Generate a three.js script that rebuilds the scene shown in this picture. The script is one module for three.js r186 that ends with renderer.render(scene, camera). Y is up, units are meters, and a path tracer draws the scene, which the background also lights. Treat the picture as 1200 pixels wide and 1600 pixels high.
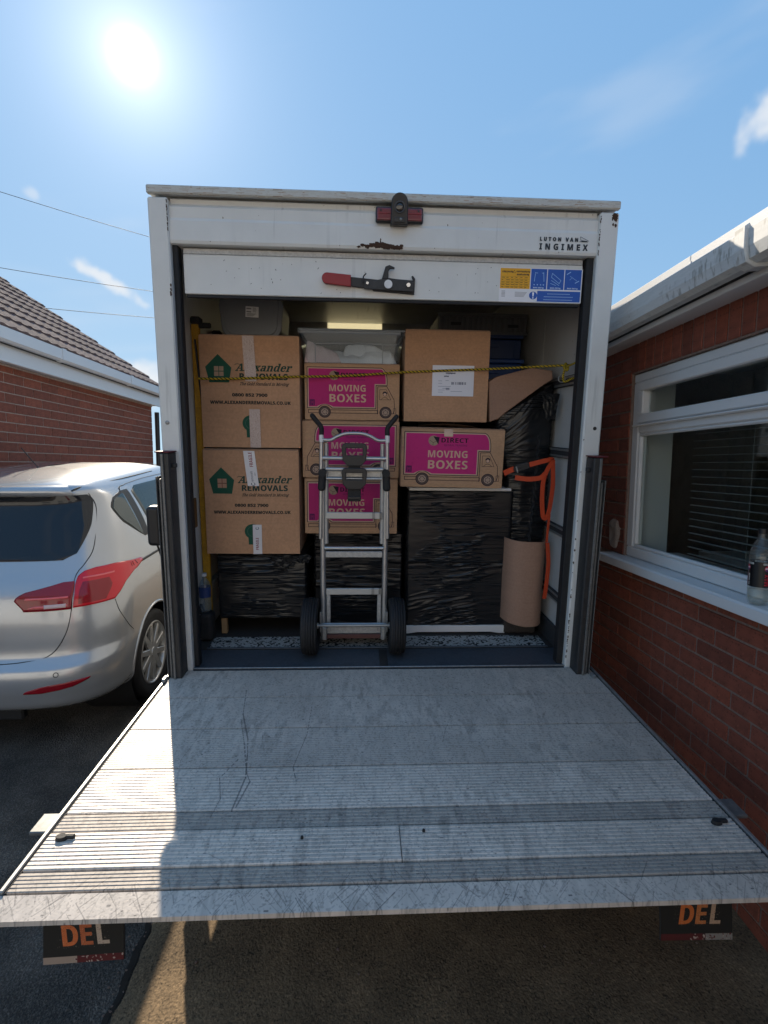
import * as THREE from 'three';
import { ConvexGeometry } from 'three/addons/geometries/ConvexGeometry.js';
import { RoundedBoxGeometry } from 'three/addons/geometries/RoundedBoxGeometry.js';
import { mergeGeometries, mergeVertices } from 'three/addons/utils/BufferGeometryUtils.js';

// ---------------------------------------------------------------- camera, sky, sun, exposure
const scene = new THREE.Scene();
const EYE = 1.75;                                   // camera height above the drive, metres
const F = 780, PW = 1200, PH = 1600;                // focal length of the photograph in its own pixels
const camera = new THREE.PerspectiveCamera(2 * Math.atan(PH / 2 / F) * 180 / Math.PI, PW / PH, 0.05, 400);
// turn(pitch, yaw, roll): rows are right, up and forward in a frame with x right, y up, z ahead
function turn(p, yw, r) {
  const cp = Math.cos(p), sp = Math.sin(p), cy = Math.cos(yw), sy = Math.sin(yw), cr = Math.cos(r), sr = Math.sin(r);
  const mul = (A, B) => A.map((row) => B[0].map((_, j) => row.reduce((s, a, k) => s + a * B[k][j], 0)));
  return mul([[cr, -sr, 0], [sr, cr, 0], [0, 0, 1]], mul([[1, 0, 0], [0, cp, sp], [0, -sp, cp]], [[cy, 0, -sy], [0, 1, 0], [sy, 0, cy]]));
}
const RG = turn(0.0922, 0.0472, -0.0056), RV = turn(0.1693, 0.048, -0.0138);
{
  const v = (r, s = 1) => new THREE.Vector3(r[0] * s, r[1] * s, -r[2] * s);
  const m = new THREE.Matrix4().makeBasis(v(RG[0]), v(RG[1]), v(RG[2], -1));
  camera.quaternion.setFromRotationMatrix(m);
  camera.position.set(0, EYE, 0);
}
const SUN = new THREE.Vector3(-0.317, 0.563, -0.763).normalize();
const sun = new THREE.DirectionalLight(new THREE.Color().setRGB(1.0, 0.875, 0.70), 5);
sun.position.copy(SUN).multiplyScalar(40); sun.castShadow = true; sun.shadow.radius = 1.2;
sun.shadow.mapSize.set(2048, 2048);
Object.assign(sun.shadow.camera, { left: -12, right: 12, top: 12, bottom: -12, near: 1, far: 90 });
scene.add(sun, sun.target);
const EXPOSURE = 1.55;

// ---------------------------------------------------------------- seeded noise
function rng(seed) { let a = seed >>> 0; return () => { a = (a + 0x6D2B79F5) | 0; let t = Math.imul(a ^ (a >>> 15), 1 | a); t = (t + Math.imul(t ^ (t >>> 7), 61 | t)) ^ t; return ((t ^ (t >>> 14)) >>> 0) / 4294967296; }; }
const hash = (x, y, s) => { let h = Math.imul(x, 374761393) ^ Math.imul(y, 668265263) ^ Math.imul(s, 2147483647 ^ 1274126177); h = Math.imul(h ^ (h >>> 13), 1274126177); return ((h ^ (h >>> 16)) >>> 0) / 4294967296; };
const smooth = (t) => t * t * (3 - 2 * t);
const lerp = (a, b, t) => a + (b - a) * t;
const clamp = (x, a = 0, b = 1) => Math.min(b, Math.max(a, x));
const sstep = (a, b, x) => smooth(clamp((x - a) / (b - a)));
function vnoise(x, y, s = 1, px = 1 << 20, py = 1 << 20) {
  const xi = Math.floor(x), yi = Math.floor(y), fx = smooth(x - xi), fy = smooth(y - yi), w = (a, p) => ((a % p) + p) % p;
  const h = (i, j) => hash(w(xi + i, px), w(yi + j, py), s);
  return lerp(lerp(h(0, 0), h(1, 0), fx), lerp(h(0, 1), h(1, 1), fx), fy);
}
function fbm(x, y, oct, s = 1, px = 1 << 20, py = 1 << 20) { let a = 0, w = 0.5, t = 0; for (let o = 0; o < oct; o++) { a += w * vnoise(x, y, s + o * 17, px, py); t += w; x *= 2; y *= 2; px *= 2; py *= 2; w *= 0.5; } return a / t; }

// ---------------------------------------------------------------- sky: air, glow round the sun, a few clouds
{
  const W = 2048, H = 1024, d = new Float32Array(W * H * 4), D = Math.PI / 180;
  const puff = (az, el, cx, cy, rx, ry, rot) => { const c = Math.cos(rot), s = Math.sin(rot), x = az - cx, y = el - cy; return Math.hypot((x * c + y * s) / rx, (-x * s + y * c) / ry); };
  for (let j = 0; j < H; j++) {
    const el = ((j + 0.5) / H - 0.5) * 180;
    for (let i = 0; i < W; i++) {
      const ph = ((i + 0.5) / W - 0.5) * 2 * Math.PI, ce = Math.cos(el * D);
      const x = Math.cos(ph) * ce, y = Math.sin(el * D), z = Math.sin(ph) * ce;
      const th = Math.acos(clamp(x * SUN.x + y * SUN.y + z * SUN.z, -1, 1)) / D;
      const e = Math.max(el, 0), k = Math.exp(-e / 16);
      const az = Math.atan2(x, -z) / D;                     // degrees to the right of the drive's axis
      let r = lerp(0.19, 0.60, k), g = lerp(0.41, 0.81, k), b = lerp(0.74, 0.95, k);
      const far = sstep(22, 75, th); r *= lerp(1, 0.80, far); g *= lerp(1, 0.89, far); b *= lerp(1, 0.945, far);
      const glow = 1.6 * Math.exp(-((th / 1.1) ** 2)) + 0.78 * Math.exp(-th / 3.5) + 0.22 * Math.exp(-th / 14);
      r += glow; g += glow * 0.955; b += glow * 0.86;
      // streaks of cirrus, everywhere alike, and three small clouds
      let c = 0.16 * sstep(0.56, 0.80, fbm(az / 26 + el / 34 + 40, el / 5.5 - az / 34 + 70, 5, 7)) * sstep(4, 14, el) * (1 - 0.6 * sstep(55, 85, el));
      const rag = fbm(az * 0.55 + 90, el * 0.55 + 30, 5, 21) - 0.5, rag2 = fbm(az * 0.9 + 9, el * 0.9 + 3, 5, 31) - 0.5;
      c = Math.max(c, 0.78 * (1 - sstep(0.15, 1.15, puff(az, el, 41.2, 30.2, 4.7, 2.1, 0.75) + rag * 1.9)));
      c = Math.max(c, 0.8 * (1 - sstep(0.2, 1.1, puff(az, el, -25.3, 17.2, 3.4, 0.75, -0.42) + rag2 * 1.6)));
      c = Math.max(c, 0.4 * (1 - sstep(0.2, 1.1, puff(az, el, -31.2, 23.0, 0.8, 0.5, -0.3) + rag2 * 1.2)));
      c = Math.max(c, 0.85 * (1 - sstep(0.3, 1.15, puff(az, el, -23.5, 8.2, 7, 2.2, 0) + rag * 1.3)));
      c = clamp(c);
      r = lerp(r, 0.86, c); g = lerp(g, 0.88, c); b = lerp(b, 0.90, c);
      if (el < 0) { r = 0.30; g = 0.31; b = 0.30; }
      d.set([r / 1.5, g / 1.5, b / 1.5, 1], (j * W + i) * 4);
    }
  }
  const t = new THREE.DataTexture(d, W, H, THREE.RGBAFormat, THREE.FloatType);
  t.mapping = THREE.EquirectangularReflectionMapping; t.magFilter = t.minFilter = THREE.LinearFilter; t.needsUpdate = true;
  scene.background = t; scene.environment = t; scene.environmentIntensity = 1;
}

// ---------------------------------------------------------------- frames: x right, y up, z AHEAD of the camera (three's -z)
const flip = new THREE.Matrix4().makeScale(1, 1, -1);
function frameOf(R, origin) {                        // R: columns-of-frame rotation as 3 rows in (x, y, ahead)
  const m = new THREE.Matrix4().set(R[0][0], R[0][1], R[0][2], 0, R[1][0], R[1][1], R[1][2], 0, R[2][0], R[2][1], R[2][2], 0, 0, 0, 0, 1);
  const M = flip.clone().multiply(m).multiply(flip); M.setPosition(origin[0], origin[1], -origin[2]);
  return { M, q: new THREE.Quaternion().setFromRotationMatrix(M) };
}
const I3 = [[1, 0, 0], [0, 1, 0], [0, 0, 1]];
const SLOPE = Math.atan(0.077), cS = Math.cos(SLOPE), sS = Math.sin(SLOPE);
const G = frameOf(I3, [0, 0, 0]);                    // the street: plumb, along the house walls
const D = frameOf([[1, 0, 0], [0, cS, sS], [0, -sS, cS]], [0, -0.2, 0]);   // the sloping drive
const HV = 1.23;                                     // the eye above the tail lift's deck
const T = [0, 1, 2].map((i) => [0, 1, 2].map((j) => RG[0][i] * RV[0][j] + RG[1][i] * RV[1][j] + RG[2][i] * RV[2][j]));
const V = frameOf(T, [-T[0][1] * HV, EYE - T[1][1] * HV, -T[2][1] * HV]);   // the parked van: u right, v up from the deck, w ahead

// ---------------------------------------------------------------- geometry helpers
const geoCache = new Map();
function cached(key, make) { if (!geoCache.has(key)) geoCache.set(key, make()); return geoCache.get(key); }
function uvBox(g, k = 1, du = 0, dv = 0) {           // uv in metres, from the side each triangle faces
  if (g.index) g = g.toNonIndexed();
  const p = g.attributes.position, n = p.count, uv = new Float32Array(n * 2), a = new THREE.Vector3(), b = new THREE.Vector3(), c = new THREE.Vector3();
  for (let i = 0; i < n; i += 3) {
    a.fromBufferAttribute(p, i); b.fromBufferAttribute(p, i + 1); c.fromBufferAttribute(p, i + 2);
    const N = b.clone().sub(a).cross(c.clone().sub(a)), x = Math.abs(N.x), y = Math.abs(N.y), z = Math.abs(N.z);
    for (let j = 0; j < 3; j++) {
      const X = p.getX(i + j), Y = p.getY(i + j), Z = p.getZ(i + j);
      const [s, t] = x >= y && x >= z ? [Z, Y] : y >= z ? [X, Z] : [X, Y];
      uv[(i + j) * 2] = s * k + du; uv[(i + j) * 2 + 1] = t * k + dv;
    }
  }
  g.setAttribute('uv', new THREE.BufferAttribute(uv, 2));
  return g;
}
function chamfer(w, h, d, b = 0.003) {               // a box with its edges taken off
  b = Math.min(b, w * 0.45, h * 0.45, d * 0.45);
  return cached(`c${w.toFixed(4)},${h.toFixed(4)},${d.toFixed(4)},${b}`, () => {
    if (b <= 0) return uvBox(new THREE.BoxGeometry(w, h, d));
    const pts = [];
    for (const x of [-1, 1]) for (const y of [-1, 1]) for (const z of [-1, 1]) {
      const X = x * w / 2, Y = y * h / 2, Z = z * d / 2;
      pts.push(new THREE.Vector3(X - x * b, Y - y * b, Z), new THREE.Vector3(X - x * b, Y, Z - z * b), new THREE.Vector3(X, Y - y * b, Z - z * b));
    }
    return uvBox(new ConvexGeometry(pts));
  });
}
const rbox = (w, h, d, r, seg = 2) => cached(`r${w.toFixed(4)},${h.toFixed(4)},${d.toFixed(4)},${r},${seg}`, () => uvSmooth(new RoundedBoxGeometry(w, h, d, seg, r)));
function uvSmooth(g, k = 1) {                        // uv in metres by the vertex normal (keeps smooth shading)
  const p = g.attributes.position, n = g.attributes.normal, uv = new Float32Array(p.count * 2);
  for (let i = 0; i < p.count; i++) {
    const x = Math.abs(n.getX(i)), y = Math.abs(n.getY(i)), z = Math.abs(n.getZ(i));
    const [s, t] = x >= y && x >= z ? [p.getZ(i), p.getY(i)] : y >= z ? [p.getX(i), p.getZ(i)] : [p.getX(i), p.getY(i)];
    uv[i * 2] = s * k; uv[i * 2 + 1] = t * k;
  }
  g.setAttribute('uv', new THREE.BufferAttribute(uv, 2)); return g;
}
const P3 = (u, v, w) => new THREE.Vector3(u, v, -w);
function tube(points, r, seg = 40, rad = 10, closed = false, tension = 0.5) {
  const c = new THREE.CatmullRomCurve3(points.map((p) => P3(...p)), closed, 'catmullrom', tension);
  return new THREE.TubeGeometry(c, seg, r, rad, closed);
}
function rod(a, b, r, rad = 12) {                    // straight bar with closed ends between two points
  const A = P3(...a), B = P3(...b), d = B.clone().sub(A), g = new THREE.CylinderGeometry(r, r, d.length(), rad, 1);
  g.applyQuaternion(new THREE.Quaternion().setFromUnitVectors(new THREE.Vector3(0, 1, 0), d.normalize()));
  g.translate((A.x + B.x) / 2, (A.y + B.y) / 2, (A.z + B.z) / 2); return g;
}
function ribbon(points, width, thick = 0.003, side = [0, 0, 1], seg = 60) {   // a flat strap along a curve; side: the way its face looks
  const c = new THREE.CatmullRomCurve3(points.map((p) => P3(...p)), false, 'catmullrom', 0.35), pos = [], idx = [];
  const face = P3(...side).normalize();
  for (let i = 0; i <= seg; i++) {
    const p = c.getPointAt(i / seg), t = c.getTangentAt(i / seg), s = t.clone().cross(face).normalize(), n = s.clone().cross(t).normalize();
    for (const [a, b] of [[-1, -1], [1, -1], [1, 1], [-1, 1]]) { const q = p.clone().addScaledVector(s, a * width / 2).addScaledVector(n, b * thick / 2); pos.push(q.x, q.y, q.z); }
    if (i) for (let k = 0; k < 4; k++) { const A = (i - 1) * 4 + k, B = (i - 1) * 4 + (k + 1) % 4; idx.push(A, B, B + 4, A, B + 4, A + 4); }
  }
  idx.push(0, 2, 1, 0, 3, 2); const e = seg * 4; idx.push(e, e + 1, e + 2, e, e + 2, e + 3);
  let g = new THREE.BufferGeometry(); g.setAttribute('position', new THREE.Float32BufferAttribute(pos, 3)); g.setIndex(idx);
  g = g.toNonIndexed(); g.computeVertexNormals(); return uvBox(g);
}
function grid(nu, nv, f, uvf) {                      // a smooth sheet from f(s, t) -> [x, y, ahead]
  const pos = [], uv = [], idx = [];
  for (let j = 0; j <= nv; j++) for (let i = 0; i <= nu; i++) { const p = f(i / nu, j / nv); pos.push(p[0], p[1], -p[2]); uv.push(...(uvf ? uvf(i / nu, j / nv, p) : [i / nu, j / nv])); }
  for (let j = 0; j < nv; j++) for (let i = 0; i < nu; i++) { const a = j * (nu + 1) + i, b = a + 1, c = a + nu + 1, d = c + 1; idx.push(a, b, d, a, d, c); }
  const g = new THREE.BufferGeometry(); g.setAttribute('position', new THREE.Float32BufferAttribute(pos, 3)); g.setAttribute('uv', new THREE.Float32BufferAttribute(uv, 2)); g.setIndex(idx); g.computeVertexNormals(); return g;
}
function plain(gs) { return mergeGeometries(gs.map((g) => { g = g.index ? g.toNonIndexed() : g.clone(); for (const k of Object.keys(g.attributes)) if (!['position', 'normal', 'uv'].includes(k)) g.deleteAttribute(k); if (!g.attributes.uv) uvSmooth(g); return g; })); }
function prism(pts, d, bevel = 0.002) {              // outline in (x, y), thickness d, front face at local ahead = 0
  const s = new THREE.Shape(pts.map((p) => new THREE.Vector2(...p)));
  const g = new THREE.ExtrudeGeometry(s, { depth: d - 2 * bevel, bevelEnabled: bevel > 0, bevelThickness: bevel, bevelSize: bevel, bevelOffset: -bevel, bevelSegments: 1, curveSegments: 8 });
  g.translate(0, 0, -d + bevel); return uvBox(g);
}

// ---------------------------------------------------------------- things and parts
const used = new Map();
function numbered(name) { const n = used.get(name) || 0; used.set(name, n + 1); return n ? `${name}_${String(n).padStart(3, '0')}` : name; }
class Thing {                                        // a group at the thing's base; children get frame coordinates
  constructor(name, label, category, frame, base, { group, kind, yaw = 0, roll = 0 } = {}) {
    const o = this.o = new THREE.Group(); o.name = numbered(name); this.b = base;
    const p = P3(...base).applyMatrix4(frame.M); o.position.copy(p); o.quaternion.copy(frame.q);
    if (yaw || roll) o.quaternion.multiply(new THREE.Quaternion().setFromEuler(new THREE.Euler(0, yaw, roll)));
    if (kind) o.userData.kind = kind; else Object.assign(o.userData, { label, category });
    if (kind && label) o.userData.label = label;
    if (group) o.userData.group = group;
    scene.add(o);
  }
  geo(name, g, m, parent) {                          // geometry already in the thing's own coordinates
    const me = new THREE.Mesh(g, m); me.name = name; (parent || this.o).add(me); return me;
  }
  abs(name, g, m, parent) { g = g.clone(); g.translate(-this.b[0], -this.b[1], this.b[2]); return this.geo(name, g, m, parent); }   // geometry in frame coordinates
  box(name, u0, u1, v0, v1, w0, w1, m, bevel = 0.003, parent) {
    const me = this.geo(name, chamfer(u1 - u0, v1 - v0, w1 - w0, bevel), m, parent);
    const off = parent ? parent.userData.at || [0, 0, 0] : [0, 0, 0];
    const at = [(u0 + u1) / 2 - this.b[0], (v0 + v1) / 2 - this.b[1], (w0 + w1) / 2 - this.b[2]];
    me.position.set(at[0] - off[0], at[1] - off[1], -(at[2] - off[2])); me.userData.at = at; return me;
  }
}
function single(name, g, m, label, category, frame, base, { group, kind } = {}) {   // a thing that is one mesh
  const me = new THREE.Mesh(g, m); me.name = numbered(name); me.position.copy(P3(...base).applyMatrix4(frame.M)); me.quaternion.copy(frame.q);
  if (kind) me.userData.kind = kind; else Object.assign(me.userData, { label, category });
  if (kind && label) me.userData.label = label;
  if (group) me.userData.group = group;
  scene.add(me); return me;
}

// ---------------------------------------------------------------- textures and materials
function dataTex(W, H, f, srgb = true, rep = null) {
  const d = new Uint8Array(W * H * 4);
  for (let j = 0; j < H; j++) for (let i = 0; i < W; i++) { const c = f(i / W, j / H, i, j), k = (j * W + i) * 4; if (typeof c === 'number') d[k] = d[k + 1] = d[k + 2] = clamp(c) * 255; else { d[k] = clamp(c[0]) * 255; d[k + 1] = clamp(c[1]) * 255; d[k + 2] = clamp(c[2]) * 255; } d[k + 3] = 255; }
  const t = new THREE.DataTexture(d, W, H); t.magFilter = t.minFilter = THREE.LinearFilter; t.wrapS = t.wrapT = THREE.RepeatWrapping;
  if (srgb) t.colorSpace = THREE.SRGBColorSpace; if (rep) t.repeat.set(rep[0], rep[1]); t.needsUpdate = true; return t;
}
function canvasTex(W, H, draw) {
  const c = document.createElement('canvas'); c.width = W; c.height = H; const x = c.getContext('2d'); draw(x, W, H);
  const t = new THREE.CanvasTexture(c); t.colorSpace = THREE.SRGBColorSpace; return t;
}
const lin = (r, g, b) => new THREE.Color().setRGB(r, g, b);
const std = (o) => new THREE.MeshStandardMaterial(o), phys = (o) => new THREE.MeshPhysicalMaterial(o);
// grain maps hold a factor round 1 (as sRGB grey near white), multiplied onto each material's own colour
const grainTex = dataTex(512, 512, (x, y) => 0.80 + 0.2 * fbm(x * 64, y * 64, 3, 3, 64, 64) - 0.06 * (fbm(x * 6, y * 6, 3, 5, 6, 6) > 0.62 ? 1 : 0), true, [2, 2]);
const fineBump = dataTex(512, 512, (x, y) => 0.6 * fbm(x * 128, y * 128, 2, 9, 128, 128) + 0.4 * fbm(x * 24, y * 24, 3, 11, 24, 24), false, [3, 3]);
const kraftTex = dataTex(512, 512, (x, y) => { const k = 0.89 + 0.05 * fbm(x * 4, y * 120, 3, 71, 4, 120) + 0.08 * fbm(x * 90, y * 90, 2, 73, 90, 90) - 0.03; return [k, k * 0.995, k * 0.985]; }, true, [1.6, 1.6]);
const M = {};
{
  const scuff = dataTex(1024, 1024, (x, y) => {        // van paint: faint mottling, small chips and drip marks
    let k = 0.93 + 0.07 * fbm(x * 8, y * 8, 4, 41, 8, 8);
    const drip = fbm(x * 90, y * 3, 3, 43, 90, 3); k -= 0.10 * sstep(0.60, 0.78, drip) * sstep(0.45, 0.7, fbm(x * 4, y * 4, 2, 44, 4, 4));
    const chip = fbm(x * 70, y * 70, 2, 47, 70, 70) > 0.95 ? 1 : 0;
    return chip ? [0.42, 0.36, 0.30] : [k, k * 0.995, k * 0.98];
  }, true, [1, 1]);
  M.van = std({ color: lin(0.74, 0.75, 0.75), map: scuff, roughness: 0.42, bumpMap: fineBump, bumpScale: 0.0004 });
  M.vanIn = std({ color: lin(0.58, 0.58, 0.58), map: scuff, roughness: 0.6 });
  M.vanDark = std({ color: lin(0.045, 0.046, 0.05), map: grainTex, roughness: 0.65 });
  M.rubber = std({ color: lin(0.016, 0.016, 0.018), map: grainTex, roughness: 0.7, bumpMap: fineBump, bumpScale: 0.001 });
  M.mast = std({ color: lin(0.045, 0.045, 0.047), map: grainTex, roughness: 0.5, metalness: 0.2, bumpMap: fineBump, bumpScale: 0.0008 });
  M.mastEdge = std({ color: lin(0.22, 0.22, 0.215), map: grainTex, roughness: 0.45, metalness: 0.4 });
  M.step = std({ color: lin(0.075, 0.09, 0.11), map: grainTex, roughness: 0.5, bumpMap: fineBump, bumpScale: 0.0006 });
  M.steel = std({ color: lin(0.42, 0.42, 0.41), map: grainTex, roughness: 0.42, metalness: 0.6 });
  M.alu = std({ color: lin(0.60, 0.60, 0.60), map: grainTex, roughness: 0.35, metalness: 0.75 });
  M.aluFlat = std({ color: lin(0.52, 0.52, 0.51), map: grainTex, roughness: 0.45, metalness: 0.45 });
  M.black = std({ color: lin(0.014, 0.014, 0.016), roughness: 0.45 });
  M.red = std({ color: lin(0.30, 0.014, 0.02), roughness: 0.4 });
  M.chrome = std({ color: lin(0.7, 0.7, 0.7), roughness: 0.2, metalness: 0.8 });
  M.lens = phys({ color: lin(0.16, 0.008, 0.02), roughness: 0.15, clearcoat: 1 });
  M.floor = std({ color: lin(0.05, 0.042, 0.038), map: grainTex, roughness: 0.8 });
  M.kraft = (k, warm = 0) => std({ color: lin(0.52 * k + warm, 0.335 * k, 0.235 * k), map: kraftTex, roughness: 0.85, bumpMap: fineBump, bumpScale: 0.0005 });
  M.upvc = std({ color: lin(0.70, 0.70, 0.70), roughness: 0.35, bumpMap: fineBump, bumpScale: 0.0002 });
  M.upvcOld = std({ color: lin(0.68, 0.68, 0.66), roughness: 0.5, map: dataTex(1024, 256, (x, y) => { const s = sstep(0.55, 0.75, fbm(x * 160, y * 5, 3, 61, 160, 5)) * sstep(0.44, 0.64, fbm(x * 10, y * 5, 3, 63, 10, 5)); const k = 0.93 + 0.07 * fbm(x * 40, y * 40, 2, 65, 40, 40); return [k - 0.22 * s, k - 0.23 * s, k - 0.25 * s]; }, true, [0.7, 4]) });
  M.glass = phys({ color: lin(0.92, 0.96, 0.95), transmission: 1, thickness: 0, roughness: 0.02, ior: 1.5 });
  M.mortar = std({ color: lin(0.52, 0.41, 0.34), map: grainTex, roughness: 0.95, bumpMap: fineBump, bumpScale: 0.003 });
  M.mortarDark = std({ color: lin(0.30, 0.21, 0.17), map: grainTex, roughness: 0.95, bumpMap: fineBump, bumpScale: 0.003 });
  M.roomPaint = std({ color: lin(0.30, 0.27, 0.22), map: grainTex, roughness: 0.8 }); M.roomFloor = std({ color: lin(0.16, 0.10, 0.06), map: grainTex, roughness: 0.6 });
}
// ---------------------------------------------------------------- a concrete roof tile: two shallow rolls, nose to the eaves (x up the slope)
const tileMats = [0, 1, 2, 3].map((i) => phys({ color: lin(0.21 + 0.02 * i, 0.158 + 0.014 * i, 0.152 + 0.014 * i), map: grainTex, roughness: 0.95, specularIntensity: 0.25, bumpMap: fineBump, bumpScale: 0.003 }));
function tileGeo() {
  return cached('tile', () => {
    const n = 14, prof = []; for (let i = 0; i <= n; i++) { const s = i / n, q = (s * 2) % 1; prof.push([(s - 0.5) * 0.30, 0.011 * Math.exp(-(((q - 0.5) / 0.2) ** 2))]); }
    const s = new THREE.Shape(); prof.forEach(([z, y], i) => i ? s.lineTo(z, y + 0.03) : s.moveTo(z, y + 0.03)); for (const [z, y] of [...prof].reverse()) s.lineTo(z, y * 0.8 + 0.004);
    const g = new THREE.ExtrudeGeometry(s, { depth: 0.36, bevelEnabled: false }); g.rotateY(Math.PI / 2);       // depth along +x, profile across z
    const p = g.attributes.position; for (let i = 0; i < p.count; i++) p.setY(i, p.getY(i) + 0.026 * (1 - p.getX(i) / 0.36));
    g.computeVertexNormals(); return uvBox(g);
  });
}
const groundY = (z) => { const q = z > 25 ? 25 : z < -20 ? -20 : z; return q * 0.077 - 0.2; };
// ---------------------------------------------------------------- ground
{
  const asphTex = dataTex(2048, 2048, (x, y) => { const n = fbm(x * 512, y * 512, 2, 81, 512, 512), m = fbm(x * 10, y * 10, 4, 83, 10, 10), s = hash(Math.floor(x * 1100), Math.floor(y * 1100), 5); let k = 0.40 + 0.55 * Math.max(0, n - 0.40) + 0.35 * (m - 0.5); if (s > 0.93) k += 0.34 * (s - 0.8); return [k * 1.02, k * 0.985, k * 0.94]; }, true, [0.5, 0.5]);
  const asphBump = dataTex(1024, 1024, (x, y) => fbm(x * 256, y * 256, 3, 85, 256, 256), false, [0.7, 0.7]);
  M.asphalt = std({ color: lin(0.34, 0.32, 0.30), map: asphTex, roughness: 0.92, bumpMap: asphBump, bumpScale: 0.006 });
  const concTex = dataTex(2048, 2048, (x, y) => { const n = fbm(x * 420, y * 420, 2, 91, 420, 420), m = fbm(x * 14, y * 14, 4, 93, 14, 14), s = fbm(x * 300, y * 300, 2, 97, 300, 300); let k = 0.66 + 0.26 * (n - 0.5) + 0.30 * (m - 0.5); if (s > 0.74) k -= 0.20; if (s < 0.27) k += 0.10; return [k, k * 0.93, k * 0.82]; }, true, [0.5, 0.5]);
  M.concrete = std({ color: lin(0.40, 0.325, 0.245), map: concTex, roughness: 0.95, bumpMap: asphBump, bumpScale: 0.0025 });
  // one sheet: rises with the drive, dips a little behind the van, levels off far ahead and behind
  const zs = []; for (let z = -110; z < -4; z += 8) zs.push(z); for (let z = -4; z < 8; z += 0.25) zs.push(z); for (let z = 8; z < 130; z += 8) zs.push(z);
  const n = zs.length - 1, g = grid(24, n, (s, t) => { const z = zs[Math.round(t * n)], x = lerp(-120, 120, s); return [x, groundY(z), z]; }, (s, t, p) => [p[0], p[2]]);
  single('ground', g, M.asphalt, 'dark worn asphalt of the drive and street', '', G, [0, 0, 0], { kind: 'structure' });
  // the old concrete path laid on it, with a ragged broken edge along the asphalt
  const r = rng(12), edge = (z) => -0.80 + 0.07 * (fbm(z * 3, 3, 4, 8) - 0.5) + 0.03 * (fbm(z * 22, 9, 3, 18) - 0.5);
  const pg = grid(30, 420, (s, t) => { const z = lerp(-2.5, 12, t), e = edge(z), q = Math.max(0, s - 1 / 30) * 30 / 29; return [lerp(e - (s === 0 ? 0.012 : 0), 1.525, q), groundY(z) + (s === 0 ? -0.02 : 0.016 - 0.006 * (q === 0 ? 1 : 0) + 0.006 * (fbm(q * 14, z * 6, 3, 28) - 0.5)), z]; }, (s, t, p) => [p[0], p[2]]);
  single('path', pg, M.concrete, 'gritty pale concrete strip under the tail lift', '', G, [0, 0, 0], { kind: 'structure' });
  // the dark open crack between asphalt and concrete, full of dirt
  const ck = grid(2, 420, (s, t) => { const z = lerp(-2.5, 12, t), w = 0.008 + 0.022 * fbm(z * 7, 5, 3, 38), x = edge(z) - 0.012; return [lerp(x - w, x + 0.004, s), groundY(z) + 0.004 + (s === 0.5 ? 0.001 : 0), z]; }, (s, t, p) => [p[0], p[2]]);
  single('soil', ck, std({ color: lin(0.035, 0.028, 0.022), map: grainTex, roughness: 1 }), 'dark dirt in the crack beside the concrete', '', G, [0, 0, 0], { kind: 'structure' });
  // loose grit and crumbs by the broken edge
  const crumbs = []; for (let i = 0; i < 120; i++) { const z = 0.7 + 2.6 * r(), x = -0.84 + 0.06 * (r() + r() - 1), q = 0.002 + 0.004 * r(); const c = new THREE.IcosahedronGeometry(q, 0); c.scale(1, 0.6, 1.2); c.rotateY(r() * 6); c.translate(x, groundY(z) + 0.003, -z); crumbs.push(c); }
  for (let i = 0; i < 170; i++) { const z = 0.5 + 1.6 * r(), x = -0.7 + 2.1 * r(), q = 0.0015 + 0.0045 * r() ** 3; const c = new THREE.IcosahedronGeometry(q, 0); c.scale(1, 0.7, 1.2); c.rotateY(r() * 6); c.translate(x, groundY(z) + 0.019, -z); crumbs.push(c); }
  single('gravel', plain(crumbs), M.mortarDark, 'loose grit along the broken edge of the concrete', '', G, [0, 0, 0], { kind: 'stuff' });
}

// ---------------------------------------------------------------- bricks
function brickMats(base, n, seed) {
  const r = rng(seed), out = [];
  for (let i = 0; i < n; i++) {
    const k = (0.86 + 0.26 * r()) * (i === 0 ? 0.84 : 1), w = (r() - 0.5) * 0.10;
    out.push(std({ color: lin(base[0] * k * (1 + w), base[1] * k, base[2] * k * (1 - w)), map: brickTex, roughness: 0.9, bumpMap: fineBump, bumpScale: 0.0015 }));
  }
  return out;
}
const brickTex = dataTex(512, 512, (x, y) => { let k = 0.74 + 0.26 * fbm(x * 12, y * 30, 4, 101, 12, 30); const s = fbm(x * 80, y * 80, 2, 103, 80, 80); if (s > 0.78) k *= 0.80; if (s < 0.22) k = Math.min(1, k * 1.15); return [k, k * 0.98, k * 0.96]; }, true, [1.3, 1.3]);
// lays bricks on a wall face at x = X looking along +-x; list of {y, z, h, l} cells
function layBricks(thing, wall, X, side, cells, mats, seed, limit) {
  const r = rng(seed), rest = [];
  cells.forEach((c, i) => {
    const h = c.h - 0.010, l = c.l - 0.010, d = 0.03, out = 0.0045 + 0.0018 * r();
    const g = chamfer(d, h, l, 0.0025), m = mats[Math.floor(r() * mats.length)];
    const x = X + side * (out - d / 2), y = c.y + c.h / 2, z = c.z + c.l / 2, ry = (r() - 0.5) * 0.006, rz = (r() - 0.5) * 0.004;
    if (i < limit) { const b = thing.geo('brick', g, m, wall); const o = wall.userData.at; b.position.set(x - thing.b[0] - o[0], y - thing.b[1] - o[1], -(z - thing.b[2] - o[2])); b.rotation.set(rz, ry, 0); }
    else { const q = g.clone(); q.translate(x - thing.b[0] - wall.userData.at[0], y - thing.b[1] - wall.userData.at[1], -(z - thing.b[2] - wall.userData.at[2])); rest.push(q); }
  });
  if (rest.length) { const b = thing.geo('brickwork', mergeGeometries(rest), mats[0], wall); b.userData.kind = 'stuff'; }
}

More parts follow.
